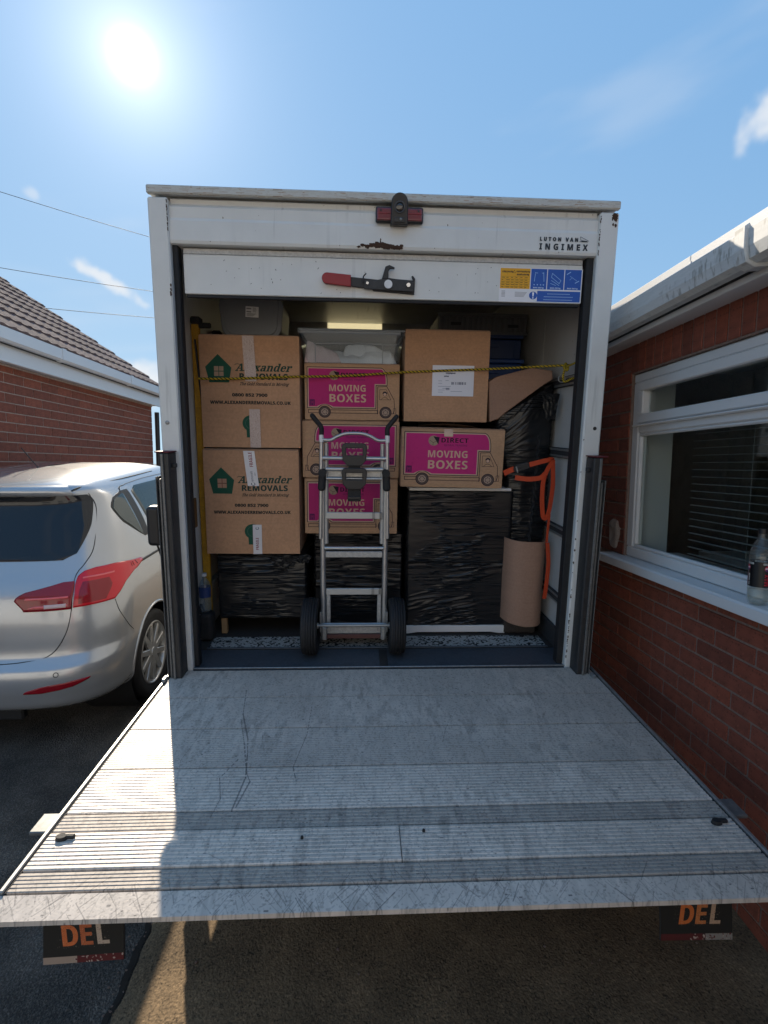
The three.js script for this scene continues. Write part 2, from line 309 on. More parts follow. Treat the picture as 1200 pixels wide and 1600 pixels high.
// ---------------------------------------------------------------- the bungalow on the right
{
  const X = 1.53, wz0 = 0.72, wz1 = 2.80, wy0 = 1.236, wy1 = 2.268, top = 2.43;
  const t = new Thing('bungalow', 'red brick bungalow with wide white window close beside the tail lift', 'house', G, [X, 0, 2.4]);
  const mats = brickMats([0.31, 0.088, 0.053], 7, 51);
  // wall of four pieces round the window opening
  const wall = t.box('wall', X, X + 0.25, -1.2, wy0 - 0.03, -1.2, 9, M.mortarDark, 0);
  const w2 = t.box('wall', X, X + 0.25, wy0 - 0.03, top + 0.25, wz1, 9, M.mortarDark, 0);
  t.box('wall', X, X + 0.25, wy0 - 0.03, top + 0.25, -1.2, wz0, M.mortarDark, 0);
  const w4 = t.box('wall', X, X + 0.25, wy1, top + 0.25, wz0, wz1, M.mortarDark, 0);
  const near = [], beside = [], c = 0.075, L = 0.225;
  for (let k = 1; k < 22; k++) {
    const y = wy0 - 0.03 - k * c, off = k % 2 ? 0 : L / 2; if (y < -0.25) break;
    for (let z = 0.45 + off; z < 4.6; z += L) near.push({ y, z, h: c, l: L, key: Math.hypot(z - 1.9, (y - 0.75) * 1.3) });
  }
  near.sort((a, b) => a.key - b.key);
  for (let k = 0; k < 17; k++) {
    const y = top - (k + 1) * c + 0.01; if (y < wy0 - 0.035) break;
    let z = wz1; if (k % 2) { beside.push({ y, z: wz1, h: c, l: L / 2 }); z += L / 2; }
    for (; z < 4.5; z += L) beside.push({ y, z, h: c, l: L });
  }
  layBricks(t, wall, X, -1, near, mats, 61, 205);
  layBricks(t, w2, X, -1, beside, mats, 62, 80);
  const sold = []; for (let z = wz1 + 0.02 - c; z > 0.7; z -= c) sold.push({ y: wy1 + 0.004, z, h: 0.2, l: c });
  layBricks(t, w4, X, -1, sold, mats, 63, 60);
  // sill
  const sill = t.box('window_sill', X - 0.085, X + 0.06, wy0 - 0.028, wy0 + 0.004, wz0 - 0.1, wz1 + 0.13, M.upvc, 0.006);
  t.box('drip_edge', X - 0.091, X - 0.0855, wy0 - 0.045, wy0 - 0.002, wz0 - 0.1, wz1 + 0.13, M.upvc, 0.002, sill);
  // window: outer frame, transom, top sash, panes
  const fx = X + 0.012, fd = 0.06, win = t.box('window', fx, fx + fd, wy1 - 0.05, wy1 - 0.002, wz0, wz1, M.upvc, 0.006);
  const P = (n, y0, y1, z0, z1, x0 = fx, x1 = fx + fd, m = M.upvc, b = 0.006) => t.box(n, x0, x1, y0, y1, z0, z1, m, b, win);
  P('frame', wy0 + 0.006, wy0 + 0.062, wz0, wz1); P('frame', wy0 + 0.062, wy1 - 0.05, wz1 - 0.062, wz1); P('frame', wy0 + 0.062, wy1 - 0.05, wz0, wz0 + 0.062);
  P('transom', 1.938, 1.985, wz0 + 0.062, wz1 - 0.062); P('drip_bar', 1.974, 1.986, wz0 + 0.06, wz1 - 0.03, fx - 0.022, fx - 0.0005);
  // the opening sash of the fanlight and the bead round the fixed pane
  const sx = fx - 0.012; P('sash', 2.165, 2.217, wz0 + 0.065, wz1 - 0.065, sx, fx + 0.04); P('sash', 1.99, 2.04, wz0 + 0.065, wz1 - 0.065, sx, fx + 0.04);
  P('sash', 2.04, 2.165, wz1 - 0.115, wz1 - 0.065, sx, fx + 0.04); P('sash', 2.04, 2.165, wz0 + 0.065, wz0 + 0.115, sx, fx + 0.04);
  P('glazing_bead', 1.298, 1.316, wz0 + 0.062, wz1 - 0.062, fx + 0.006, fx + 0.03); P('glazing_bead', 1.922, 1.938, wz0 + 0.062, wz1 - 0.062, fx + 0.006, fx + 0.03);
  P('glazing_bead', 1.316, 1.922, wz1 - 0.08, wz1 - 0.062, fx + 0.006, fx + 0.03);
  P('pane', 2.035, 2.17, wz0 + 0.11, wz1 - 0.11, fx + 0.024, fx + 0.026, M.glass, 0); P('pane', 1.306, 1.93, wz0 + 0.07, wz1 - 0.07, fx + 0.024, fx + 0.026, M.glass, 0);
  // soffit, fascia of two boards, gutter with bracket
  t.box('soffit', 1.418, X + 0.04, top - 0.002, top + 0.012, -1.2, 9, M.upvc, 0);
  t.box('fascia_board', 1.395, 1.418, top - 0.012, top + 0.215, 2.142, 9, M.upvc, 0.003); t.box('fascia_board', 1.395, 1.418, top - 0.012, top + 0.215, -1.2, 2.14, M.upvc, 0.003);
  t.box('joint_strip', 1.3925, 1.3945, top - 0.013, top + 0.19, 2.135, 2.148, M.upvc, 0.0008);
  const prof = [[1.392, 0.145], [1.392, 0.03], [1.372, 0.012], [1.33, 0.008], [1.305, 0.022], [1.297, 0.06], [1.296, 0.118], [1.303, 0.124], [1.303, 0.062], [1.31, 0.028], [1.332, 0.016], [1.37, 0.02], [1.386, 0.034], [1.386, 0.145]];
  const gut = (z0, z1) => { const s = new THREE.Shape(prof.map(([x, y]) => new THREE.Vector2(x, top + y))); const g = new THREE.ExtrudeGeometry(s, { depth: z1 - z0, bevelEnabled: false }); g.translate(0, 0, -z1); return uvBox(g); };
  const gu = t.abs('gutter', gut(-1.2, 9), M.upvcOld); gu.userData.at = [0, 0, 0];
  const br = [[1.394, 0.145], [1.394, 0.024], [1.374, 0.004], [1.33, -0.001], [1.298, 0.014], [1.2885, 0.056], [1.288, 0.126], [1.3, 0.134], [1.305, 0.126], [1.2965, 0.058], [1.304, 0.021], [1.331, 0.0075], [1.371, 0.0115], [1.391, 0.029], [1.391, 0.145]];
  for (const z of [1.74, 3.4, 0.5]) { const s = new THREE.Shape(br.map(([x, y]) => new THREE.Vector2(x, top + y))); const g = new THREE.ExtrudeGeometry(s, { depth: 0.045, bevelEnabled: true, bevelSize: 0.003, bevelThickness: 0.003, bevelSegments: 1 }); g.translate(0, 0, -z); t.abs('gutter_bracket', uvBox(g), M.upvcOld, gu); }
  // roof: slab plus the first courses of tiles over the gutter
  const pitch = Math.atan(0.5), rs = new THREE.Shape([[1.39, 0.02], [4.6, 0.02 + 3.21 * 0.5], [4.6, -0.05 + 3.21 * 0.5], [1.39, -0.05]].map(([x, y]) => new THREE.Vector2(x, top + y + 0.06)));
  const rg = new THREE.ExtrudeGeometry(rs, { depth: 10, bevelEnabled: false }); rg.translate(0, 0, -9); const roof = t.abs('roof', uvBox(rg), M.vanDark);
  const tg = tileGeo(); for (let i = 0; i < 14; i++) for (let k = 0; k < 2; k++) { const b = t.geo('roof_tile', tg, tileMats[(i * 3 + k) % tileMats.length], roof); const s = 0.02 + k * 0.3; b.rotation.z = pitch; b.position.set(1.345 + s * Math.cos(pitch) - t.b[0], top + 0.075 + s * Math.sin(pitch) - t.b[1], -(0.5 + i * 0.3 - t.b[2])); }
  // a crust of old cement on the wall beside the window
  const lump = uvBox(new THREE.IcosahedronGeometry(1, 3)), lp = lump.attributes.position;
  for (let i = 0; i < lp.count; i++) { const x = lp.getX(i), y = lp.getY(i), z = lp.getZ(i), n = 0.75 + 0.5 * fbm(y * 2.2 + 5, z * 2.2 + 9, 3, 14), hole = 1 - 0.75 * sstep(0.5, 0.1, Math.hypot(y + 0.15, z)); lp.setXYZ(i, x * 0.022 * n * hole, Math.sign(y) * Math.abs(y) ** 0.7 * 0.085 * n, Math.sign(z) * Math.abs(z) ** 0.7 * 0.055 * n); }
  lump.computeVertexNormals(); const cp = t.geo('cement_patch', lump, M.mortar); cp.position.set(X - 0.004 - t.b[0], 1.36, -(2.905 - t.b[2]));
  // the dark room behind the window
  t.box('room_wall', 3.4, 3.5, 0.2, 2.6, -0.6, 4.6, M.roomPaint, 0); t.box('room_wall', X + 0.251, 3.4, 0.2, 2.6, 4.5, 4.6, M.roomPaint, 0); t.box('room_wall', X + 0.251, 3.4, 0.2, 2.6, -0.6, -0.5, M.roomPaint, 0);
  t.box('room_ceiling', X + 0.251, 3.4, 2.6, 2.7, -0.6, 4.6, M.vanIn, 0); t.box('room_floor', X + 0.251, 3.4, 0.1, 0.2, -0.6, 4.6, M.roomFloor, 0);
  t.box('window_reveal', X + 0.085, X + 0.25, wy0, wy1, wz1 - 0.005, wz1 - 0.001, M.upvc, 0); t.box('window_board', X + 0.085, X + 0.32, wy0 - 0.02, wy0 + 0.02, wz0, wz1 - 0.006, M.upvc, 0.003);
  const cup = t.box('worktop', 2.4, 3.0, 1.12, 1.16, 0.4, 3.4, M.upvc, 0.003); t.box('cooker_hood', 2.5, 2.95, 1.5, 1.72, 1.75, 2.3, M.vanIn, 0.01); t.box('microwave', 2.5, 2.9, 1.161, 1.40, 1.55, 2.05, M.black, 0.01); void cup;

  // venetian blind hanging inside the window
  const bl = new Thing('venetian_blind', 'white slatted blind behind the large lower pane of the window', 'blind', G, [X + 0.17, wy0, 1.8]);
  const sg = grid(6, 1, (s, q) => [(s - 0.5) * 0.025, 0.003 * (1 - (2 * s - 1) ** 2), q * 1.72 - 0.86]);
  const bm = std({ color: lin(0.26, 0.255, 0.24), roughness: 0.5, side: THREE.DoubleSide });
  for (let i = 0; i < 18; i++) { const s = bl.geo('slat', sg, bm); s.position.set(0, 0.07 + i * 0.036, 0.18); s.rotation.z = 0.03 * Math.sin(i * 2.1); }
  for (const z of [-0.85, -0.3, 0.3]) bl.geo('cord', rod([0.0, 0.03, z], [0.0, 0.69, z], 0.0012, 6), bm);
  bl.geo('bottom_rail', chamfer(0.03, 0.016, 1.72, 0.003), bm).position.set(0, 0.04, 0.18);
  bl.geo('tilt_wand', rod([-0.03, 0.16, 0.05], [-0.03, 0.36, 0.05], 0.005, 8), M.upvc);
}
// ---------------------------------------------------------------- the bungalow on the left
{
  const X = -3.2, top = 2.657, zc = 7.91, L = 0.2655, c = 0.0885;
  const t = new Thing('bungalow', 'red brick bungalow with brown tiled roof and white gutter beyond the silver car', 'house', G, [X, 0.3, 4.5]);
  const mats = brickMats([0.33, 0.104, 0.062], 7, 71);
  const wall = t.box('wall', X - 0.3, X, -1.2, top + 0.3, 2.6, zc, M.mortar, 0);
  t.box('wall', X - 6.5, X - 0.3, -1.2, top + 0.3, 2.6, 2.9, M.mortar, 0); t.box('wall', X - 6.5, X - 0.3, -1.2, top + 0.3, zc - 0.3, zc, M.mortar, 0);
  const cells = [];
  for (let k = 0; k < 22; k++) { const y = top - 0.06 - (k + 0.35) * c, off = k % 2 ? 0.086 : 0.086 + L / 2; for (let z = zc - L + (k % 2 ? 0 : L / 2); z > 3.7; z -= L) { const l = Math.min(L, zc - z); cells.push({ y, z, h: c, l }); } void off; }
  layBricks(t, wall, X, 1, cells, mats, 72, 262);
  t.box('mortar_bead', X, X + 0.014, top - 0.034, top - 0.014, 2.6, zc, M.mortar, 0.004);
  t.box('soffit', X - 0.05, -3.085, top - 0.012, top + 0.004, 2.6, zc + 0.06, M.upvc, 0);
  const fas = t.box('fascia_board', -3.085, -3.062, top - 0.03, top + 0.2, 2.6, zc + 0.06, M.upvc, 0.004); void fas;
  const prof = [[-3.06, 0.245], [-3.06, 0.135], [-3.04, 0.118], [-2.99, 0.118], [-2.968, 0.135], [-2.965, 0.232], [-2.972, 0.236], [-2.975, 0.14], [-2.995, 0.125], [-3.038, 0.125], [-3.053, 0.14], [-3.053, 0.245]];
  const s = new THREE.Shape(prof.map(([x, y]) => new THREE.Vector2(x, top + y))), gg = new THREE.ExtrudeGeometry(s, { depth: zc - 2.55, bevelEnabled: false }); gg.translate(0, 0, -zc - 0.05);
  const gu = t.abs('gutter', uvBox(gg), M.upvc); gu.userData.at = [0, 0, 0];
  for (const z of [5.3, 6.8]) { const b = new THREE.Shape(prof.slice(0, 6).map(([x, y], i) => new THREE.Vector2(x + [0, 0, -0.001, 0.002, 0.006, 0.006][i], top + y + [0.002, 0, -0.008, -0.008, -0.003, 0.008][i]))); const q = new THREE.ExtrudeGeometry(b, { depth: 0.06, bevelEnabled: false }); q.translate(0, 0, -z); t.abs('gutter_bracket', uvBox(q), M.upvc, gu); }
  // roof: underlay slab and every tile that can be seen from the drive
  const pitch = Math.atan(0.68), ex = -3.0, ey = top + 0.225, rise = 3.6;
  const rs = new THREE.Shape([[ex - 0.03, ey - 0.03], [ex - rise, ey + rise * 0.68 - 0.03], [ex - rise, ey + rise * 0.68 - 0.12], [ex - 0.03, ey - 0.12]].map((p) => new THREE.Vector2(...p)));
  const rg = new THREE.ExtrudeGeometry(rs, { depth: zc - 2.6, bevelEnabled: false }); rg.translate(0, 0, -zc); const roof = t.abs('roof', uvBox(rg), M.vanDark); roof.userData.at = [0, 0, 0];
  const tg = tileGeo(), r = rng(5), rest = [];
  for (let k = 0; k < 13; k++) for (let i = 0; i < 18; i++) {
    const z = zc + 0.03 - 0.15 - i * 0.3, d = k * 0.3 + 0.004 * (r() - 0.5), m = tileMats[Math.floor(r() * 4)], lift = 0.004 * r();
    const mat = new THREE.Matrix4().makeRotationFromEuler(new THREE.Euler(0, Math.PI, -pitch, 'ZYX'));
    mat.setPosition(ex - d * Math.cos(pitch) - t.b[0], ey + d * Math.sin(pitch) - 0.02 + lift - t.b[1], -(z - t.b[2]));
    if (k < 10 && i < 14) { const b = t.geo('roof_tile', tg, m, roof); b.applyMatrix4(mat); } else rest.push(tg.clone().applyMatrix4(mat));
  }
  const st = t.geo('tiling', mergeGeometries(rest), tileMats[1], roof); st.userData.kind = 'stuff';
  const vs = t.box('verge_strip', ex - rise, ex, 0, 0.03, zc + 0.03, zc + 0.07, M.upvc, 0.004); vs.rotation.z = -pitch; vs.scale.x = 1 / Math.cos(pitch); vs.position.set(ex - rise / 2 - t.b[0], ey + rise * 0.34 - 0.02 - t.b[1], -(zc + 0.05 - t.b[2]));
  t.geo('downpipe', rod([0.06, -0.4, zc - 0.0 - t.b[2] + 0.05], [0.06, 2.25, zc - t.b[2] + 0.05], 0.034, 14), M.black);
  // three telephone and power lines across the sky
  const sag = (a, b, n, dip) => Array.from({ length: n }, (_, i) => { const q = i / (n - 1); return [lerp(a[0], b[0], q), lerp(a[1], b[1], q) - dip * 4 * q * (1 - q), lerp(a[2], b[2], q)]; });
  const wm = std({ color: lin(0.03, 0.03, 0.035), roughness: 0.6 });
  [[[-15.4, 10.84, 15], [0.4, 11.33, 28.6], 'highest of the three dark cables crossing the sky left of the van'], [[-15.81, 8.11, 15], [0.4, 9.97, 28], 'middle of the three dark cables crossing the sky left of the van'], [[-15.99, 6.82, 15], [0.4, 9.22, 27.8], 'lowest and faintest of the three cables crossing the sky left of the van']].forEach(([a, b, l]) => {
    const pts = sag(a, b, 13, 0.35).map((p) => [p[0] - a[0], p[1] - a[1], p[2] - a[2]]);
    single('overhead_cable', tube(pts, 0.010, 60, 6), wm, l, 'cable', G, a, { group: 'overhead cables left of the van' });
  });
}

// ---------------------------------------------------------------- the sunlit house across the street, behind the camera: it is what the van's open back looks at
{
  const Z = -8.6, t = new Thing('rendered_house', 'white rendered house with dark windows across the street, facing the open van', 'house', G, [0.5, -0.9, Z]);
  const ren = std({ color: lin(0.84, 0.83, 0.80), map: grainTex, roughness: 0.9, bumpMap: fineBump, bumpScale: 0.003 }), dk = phys({ color: lin(0.02, 0.025, 0.03), roughness: 0.05, clearcoat: 1 });
  const wall = t.box('wall', -11.5, 12.5, -1.6, 5.2, Z - 7, Z, ren, 0.02);
  for (const [x, y] of [[-5.5, 0.5], [-1.6, 0.5], [5.4, 0.5], [-5.5, 3.1], [-1.6, 3.1], [2.0, 3.1], [5.4, 3.1]]) { const w = t.box('window', x, x + 1.7, y, y + 1.2, Z + 0.001, Z + 0.05, M.upvc, 0.01); t.box('pane', x + 0.07, x + 0.82, y + 0.07, y + 1.13, Z + 0.03, Z + 0.055, dk, 0.002, w); t.box('pane', x + 0.88, x + 1.63, y + 0.07, y + 1.13, Z + 0.03, Z + 0.055, dk, 0.002, w); t.box('sill', x - 0.08, x + 1.78, y - 0.07, y - 0.001, Z + 0.001, Z + 0.14, M.upvc, 0.01, w); }
  const d = t.box('door', 2.2, 3.15, -0.9, 1.2, Z + 0.001, Z + 0.06, M.red, 0.01); t.box('handle', 2.28, 2.32, 0.1, 0.25, Z + 0.061, Z + 0.1, M.steel, 0.004, d); void wall;
  const rs = new THREE.Shape([[Z + 0.45, 5.1], [Z - 3.5, 7.6], [Z - 7.45, 5.1]].map((p) => new THREE.Vector2(...p))), rg = new THREE.ExtrudeGeometry(rs, { depth: 24.8, bevelEnabled: false }); rg.rotateY(Math.PI / 2); rg.translate(-11.9, 0, 0); t.abs('roof', uvBox(rg), tileMats[1]);
  single('pavement', uvBox(new THREE.BoxGeometry(40, 0.08, 3.6)), M.concrete, 'pale concrete forecourt behind the camera', '', G, [0, groundY(-4.38) + 0.03, -4.38], { kind: 'structure' });
}
// ---------------------------------------------------------------- the van's box body (u right, v up from the floor, w ahead)
const W0 = 2.405;                                    // its rear face
const uL = -0.932, uR = 1.166, WB = 5.1, VT = 2.235;
{
  const t = new Thing('luton_van', 'white box van with rusty rear frame, open at the back and packed with boxes', 'van', V, [0.117, -0.75, 2.405]);
  const rust = canvasTex(1024, 64, (x, w, h) => {
    x.fillStyle = '#d8d9d6'; x.fillRect(0, 0, w, h); const r = rng(33);
    for (let i = 0; i < 2600; i++) { const k = r(); x.fillStyle = `rgba(${90 + 60 * k},${55 + 25 * k},${30},${0.05 + 0.4 * r() * (r() > 0.8)})`; const q = (r() ** 2) * 26 + 2; x.fillRect(r() * w, r() * h, q, 1 + r() * 2); }
  });
  const trim = std({ color: lin(0.76, 0.76, 0.74), map: rust, roughness: 0.5 }); rust.wrapS = rust.wrapT = THREE.RepeatWrapping; rust.repeat.set(0.5, 14);
  // walls, roof, floor, bulkhead
  t.box('side_wall', uL, uL + 0.012, -0.12, VT - 0.02, W0 + 0.09, WB, M.van, 0.004); t.box('side_wall', uR - 0.03, uR, -0.12, VT - 0.02, W0 + 0.09, WB, M.van, 0.004);
  t.box('inner_lining', uR - 0.042, uR - 0.031, 0.0, VT - 0.05, 3.16, WB - 0.03, M.vanIn, 0.001); t.box('inner_lining', uR - 0.042, uR - 0.031, 0.0, VT - 0.05, W0 + 0.13, 3.152, M.vanIn, 0.001);
  
  t.box('roof', uL + 0.0, uR - 0.0, VT - 0.019, VT + 0.012, W0 + 0.02, WB, M.van, 0.006);
  const fl = t.box('floor', uL + 0.013, uR - 0.03, -0.12, -0.002, 2.637, WB - 0.03, M.floor, 0); void fl;
  for (const v of [0.29, 0.67, 1.10, 1.485]) { const rail = t.box('load_rail', uR - 0.062, uR - 0.0425, v - 0.028, v + 0.028, W0 + 0.15, WB - 0.1, M.vanDark, 0.004); t.box('rail_lip', uR - 0.0655, uR - 0.0625, v + 0.012, v + 0.024, W0 + 0.15, WB - 0.1, M.steel, 0.001, rail); t.box('rail_lip', uR - 0.0655, uR - 0.0625, v - 0.024, v - 0.012, W0 + 0.15, WB - 0.1, M.steel, 0.001, rail); }
  t.box('kick_board', uR - 0.06, uR - 0.043, 0.0, 0.12, W0 + 0.15, WB - 0.1, M.vanDark, 0.004);
  const win = [-0.33, 0.20, 2.02, 2.19];
  t.box('bulkhead', uL + 0.013, win[0], 0, VT - 0.02, WB - 0.025, WB, M.vanIn, 0); t.box('bulkhead', win[1], uR - 0.031, 0, VT - 0.02, WB - 0.025, WB, M.vanIn, 0); t.box('bulkhead', win[0], win[1], 0, win[2], WB - 0.025, WB, M.vanIn, 0);
  t.box('roof_light', win[0], win[1], win[2], VT - 0.02, WB - 0.012, WB - 0.009, phys({ color: lin(0.92, 0.88, 0.72), transmission: 0.6, roughness: 0.9, thickness: 0 }), 0);
  // chassis and rear wheels under the body
  for (const u of [-0.35, 0.55]) t.box('chassis_rail', u, u + 0.08, -0.32, -0.121, W0 + 0.2, WB + 0.6, M.mast, 0.004);
  for (const u of [-0.72, 0.94]) { const wh = new THREE.LatheGeometry([[0.18, -0.1], [0.30, -0.11], [0.335, -0.09], [0.345, 0], [0.335, 0.09], [0.30, 0.11], [0.18, 0.1]].map((p) => new THREE.Vector2(...p)), 36); wh.rotateZ(Math.PI / 2); const m = t.geo('wheel', uvSmooth(wh), M.rubber); m.position.set(u - t.b[0], -0.36 - t.b[1], -(4.1 - W0)); t.geo('hub', chamferCyl(0.19, 0.16), M.steel, m); }
  // rear frame: posts, header with its ridges, eaves trim
  const post = (a, b, n) => { const p = t.box('rear_post', a, b, n === 0 ? -0.02 : -0.02, VT - 0.035, W0, W0 + 0.085, M.van, 0.006); return p; };
  const pl = post(uL, -0.846, 0), pr = post(1.078, uR, 1);
  const bolt = (u, v, p) => { const g = new THREE.SphereGeometry(0.010, 12, 6, 0, Math.PI * 2, 0, Math.PI / 2); g.rotateX(Math.PI / 2); g.scale(1, 1, 0.5); const m = t.geo('bolt', uvSmooth(g), M.steel, p); m.position.set(u - t.b[0] - p.userData.at[0], v - t.b[1] - p.userData.at[1], 0.0425); };
  bolt(-0.9, 1.235, pl);
  const dent = new THREE.CylinderGeometry(0.009, 0.009, 0.006, 14); dent.rotateX(Math.PI / 2); const ho = t.geo('bolt_hole', uvSmooth(dent), M.black, pr); ho.position.set(1.133 - t.b[0] - pr.userData.at[0], 1.235 - t.b[1] - pr.userData.at[1], 0.0405);
  // the header's pressed profile, run from post to post
  const prof = [[0, 2.015], [-0.016, 2.018], [-0.020, 2.03], [-0.018, 2.112], [-0.012, 2.124], [-0.0125, 2.130], [-0.014, 2.168], [0.006, 2.186], [0.006, 2.205], [0.0, 2.2055], [0.06, 2.206], [0.06, 2.015]];
  const hs = new THREE.Shape(prof.map(([w, v]) => new THREE.Vector2(w, v))), hg = new THREE.ExtrudeGeometry(hs, { depth: 1.078 + 0.846, bevelEnabled: false });
  hg.rotateY(Math.PI / 2); hg.translate(-0.846, 0, -W0 - 0.03 + 0.0); const head = t.abs('header', uvBox(hg), M.van); head.userData.at = [0, 0, 0];
  t.box('eaves_trim', uL - 0.001, uR + 0.001, VT - 0.024, VT + 0.012, W0 - 0.006, W0 + 0.018, trim, 0.005);
  // crust of rust flakes on the header's lower lip and posts (real flaked matter, brown and rough)
  const rm = std({ color: lin(0.075, 0.038, 0.022), map: grainTex, roughness: 0.95 }), r = rng(9), fl2 = [];
  const flake = (u, v, w, s, a = 1) => { const g = new THREE.IcosahedronGeometry(s, 1); const p = g.attributes.position; for (let i = 0; i < p.count; i++) { const k = 0.6 + 0.8 * hash(Math.round(p.getX(i) * 9e3), Math.round(p.getY(i) * 9e3), 3); p.setXYZ(i, p.getX(i) * k * a, p.getY(i) * k, p.getZ(i) * k * 0.25); } g.computeVertexNormals(); g.translate(u, v, -w); fl2.push(g); };
  for (let i = 0; i < 46; i++) { const q = (r() + r() + r() - 1.5) * 0.09; flake(0.085 + q, 2.026 + 0.016 * r() * Math.exp(-((q / 0.05) ** 2)), W0 + 0.0095, 0.004 + 0.005 * r(), 1.6); }
  for (const u of [-0.0, 0.175]) for (let i = 0; i < 4; i++) flake(u + 0.012 * (r() - 0.5), 2.03 + 0.006 * r(), W0 + 0.0095, 0.006, 1.2);
  for (let i = 0; i < 14; i++) flake(0.082 + 0.003 * r(), 2.035 + 0.026 * r(), W0 + 0.0105, 0.003, 0.7);
  for (let i = 0; i < 30; i++) flake(uR - 0.012 - 0.024 * r() * r(), VT - 0.045 - 0.05 * r() * r(), W0 - 0.0005, 0.003 + 0.007 * r(), 0.8);
  for (let i = 0; i < 26; i++) flake(1.0795 + 0.003 * r(), 2.0 + 0.20 * r(), W0 - 0.0005, 0.0025 + 0.002 * r(), 0.6);
  for (let i = 0; i < 26; i++) flake(-0.848 - 0.002 * r(), 2.05 + 0.15 * r(), W0 - 0.0005, 0.0025 + 0.002 * r(), 0.5);
  for (let i = 0; i < 34; i++) flake(1.0805 + 0.003 * r(), 0.05 + 1.2 * r() * r(), W0 - 0.0005, 0.003 + 0.003 * r(), 0.6);
  for (let i = 0; i < 7; i++) flake(-0.849 - 0.003 * r(), 1.80 + 0.04 * r(), W0 - 0.0005, 0.004 + 0.003 * r(), 0.6);
  const fk = t.abs('rust_flake', plain(fl2), rm, head); fk.userData.kind = 'stuff';
  // black guide channels of the shutter
  t.box('guide_channel', -0.8455, -0.822, 0.0, 2.03, W0 + 0.03, W0 + 0.08, M.rubber, 0.004); t.box('guide_channel', 1.044, 1.0775, 0.0, 2.03, W0 + 0.03, W0 + 0.08, M.rubber, 0.004);
  // roller shutter: bottom panel showing, the rest rolled up behind
  const sh = t.box('shutter_panel', -0.805, 1.033, 1.815, 1.985, W0 + 0.045, W0 + 0.07, M.van, 0.003);
  t.box('top_edge', -0.804, 1.032, 1.986, 2.01, W0 + 0.046, W0 + 0.069, M.aluFlat, 0.002, sh); t.box('bottom_seal', -0.80, 1.03, 1.800, 1.8145, W0 + 0.05, W0 + 0.066, M.rubber, 0.003, sh);
  for (let i = 0; i < 6; i++) { const sl = t.box('shutter_slat', -0.80, 1.03, 2.09, 2.105, W0 + 0.12 + i * 0.16, W0 + 0.275 + i * 0.16, M.vanIn, 0.004); void sl; }
  for (const u of [-0.80, 1.0]) t.box('shutter_track', u, u + 0.03, 2.06, 2.089, W0 + 0.12, W0 + 1.1, M.vanDark, 0.003);
  t.abs('shutter_shaft', rod([-0.8, 2.16, W0 + 0.16], [1.03, 2.16, W0 + 0.16], 0.03, 16), M.vanDark);
  // marks in the paint: scratches and dents as thin scores on the shutter panel
  const sc = []; for (let i = 0; i < 34; i++) { const a = rod([0, 0, 0], [(r() - 0.5) * 0.012, 0.012 * r() - 0.004, 0], 0.0009 + 0.0006 * r(), 4); a.translate(-0.7 + 1.6 * r(), 1.83 + 0.14 * r(), -(W0 + 0.0445)); sc.push(a); }
  const scr = t.abs('paint_chip', plain(sc), M.mast, null); scr.userData.kind = 'stuff';

  // marker lamp with the reversing camera on it
  const lw = W0 + 0.014, lamp = t.geo('marker_lamp', rbox(0.212, 0.066, 0.022, 0.008, 2), M.black); lamp.position.set(0.166 - t.b[0], 2.157 - t.b[1], -(lw - 0.012 - t.b[2]));
  for (const s of [-1, 1]) { const l = t.geo('lens', rbox(0.070, 0.052, 0.016, 0.006, 2), M.lens, lamp); l.position.set(s * 0.066, 0, 0.007); const sc2 = new THREE.CylinderGeometry(0.0045, 0.0045, 0.01, 10); sc2.rotateX(Math.PI / 2); const q = t.geo('screw', uvSmooth(sc2), M.black, lamp); q.position.set(s * 0.083, 0.014, 0.013); const tri = t.geo('lens_rib', rbox(0.064, 0.003, 0.004, 0.0012, 1), M.red, lamp); tri.position.set(s * 0.066, 0.002, 0.0155); }
  const hood = new THREE.Shape(); hood.moveTo(-0.034, -0.055); hood.lineTo(0.034, -0.055); hood.lineTo(0.032, 0.03); hood.absarc(0, 0.03, 0.032, 0, Math.PI, false); hood.lineTo(-0.034, -0.055);
  const hgeo = new THREE.ExtrudeGeometry(hood, { depth: 0.05, bevelEnabled: true, bevelSize: 0.004, bevelThickness: 0.008, bevelSegments: 2, curveSegments: 16 });
  const cam = t.geo('reversing_camera', uvBox(hgeo), M.black); cam.position.set(0.164 - t.b[0], 2.175 - t.b[1], -(W0 - 0.02 - t.b[2]) - 0.035); cam.rotation.x = 0.18;
  const ring = new THREE.TorusGeometry(0.021, 0.0035, 8, 28); t.geo('camera_ring', uvSmooth(ring), std({ color: lin(0.05, 0.05, 0.055), roughness: 0.35 }), cam).position.set(0, 0.008, 0.06);
  const lens = new THREE.SphereGeometry(0.019, 20, 10, 0, Math.PI * 2, 0, Math.PI / 2); lens.rotateX(Math.PI / 2); lens.scale(1, 1, 0.35); t.geo('camera_lens', uvSmooth(lens), phys({ color: lin(0.01, 0.01, 0.014), roughness: 0.05, clearcoat: 1 }), cam).position.set(0, 0.008, 0.056);
  t.geo('camera_bracket', rbox(0.05, 0.022, 0.012, 0.004, 1), M.mast, cam).position.set(0, -0.04, 0.056);
  const cs = new THREE.SphereGeometry(0.006, 10, 6); t.geo('screw', uvSmooth(cs), M.steel, cam).position.set(0.006, -0.038, 0.062);

  // lever lock on the shutter: bar with red grip, hook, keeper plate
  const lk = W0 + 0.043; const P = (pts, d, w0) => { const g = prism(pts, d, 0.002); g.translate(0, 0, -w0); return g; };
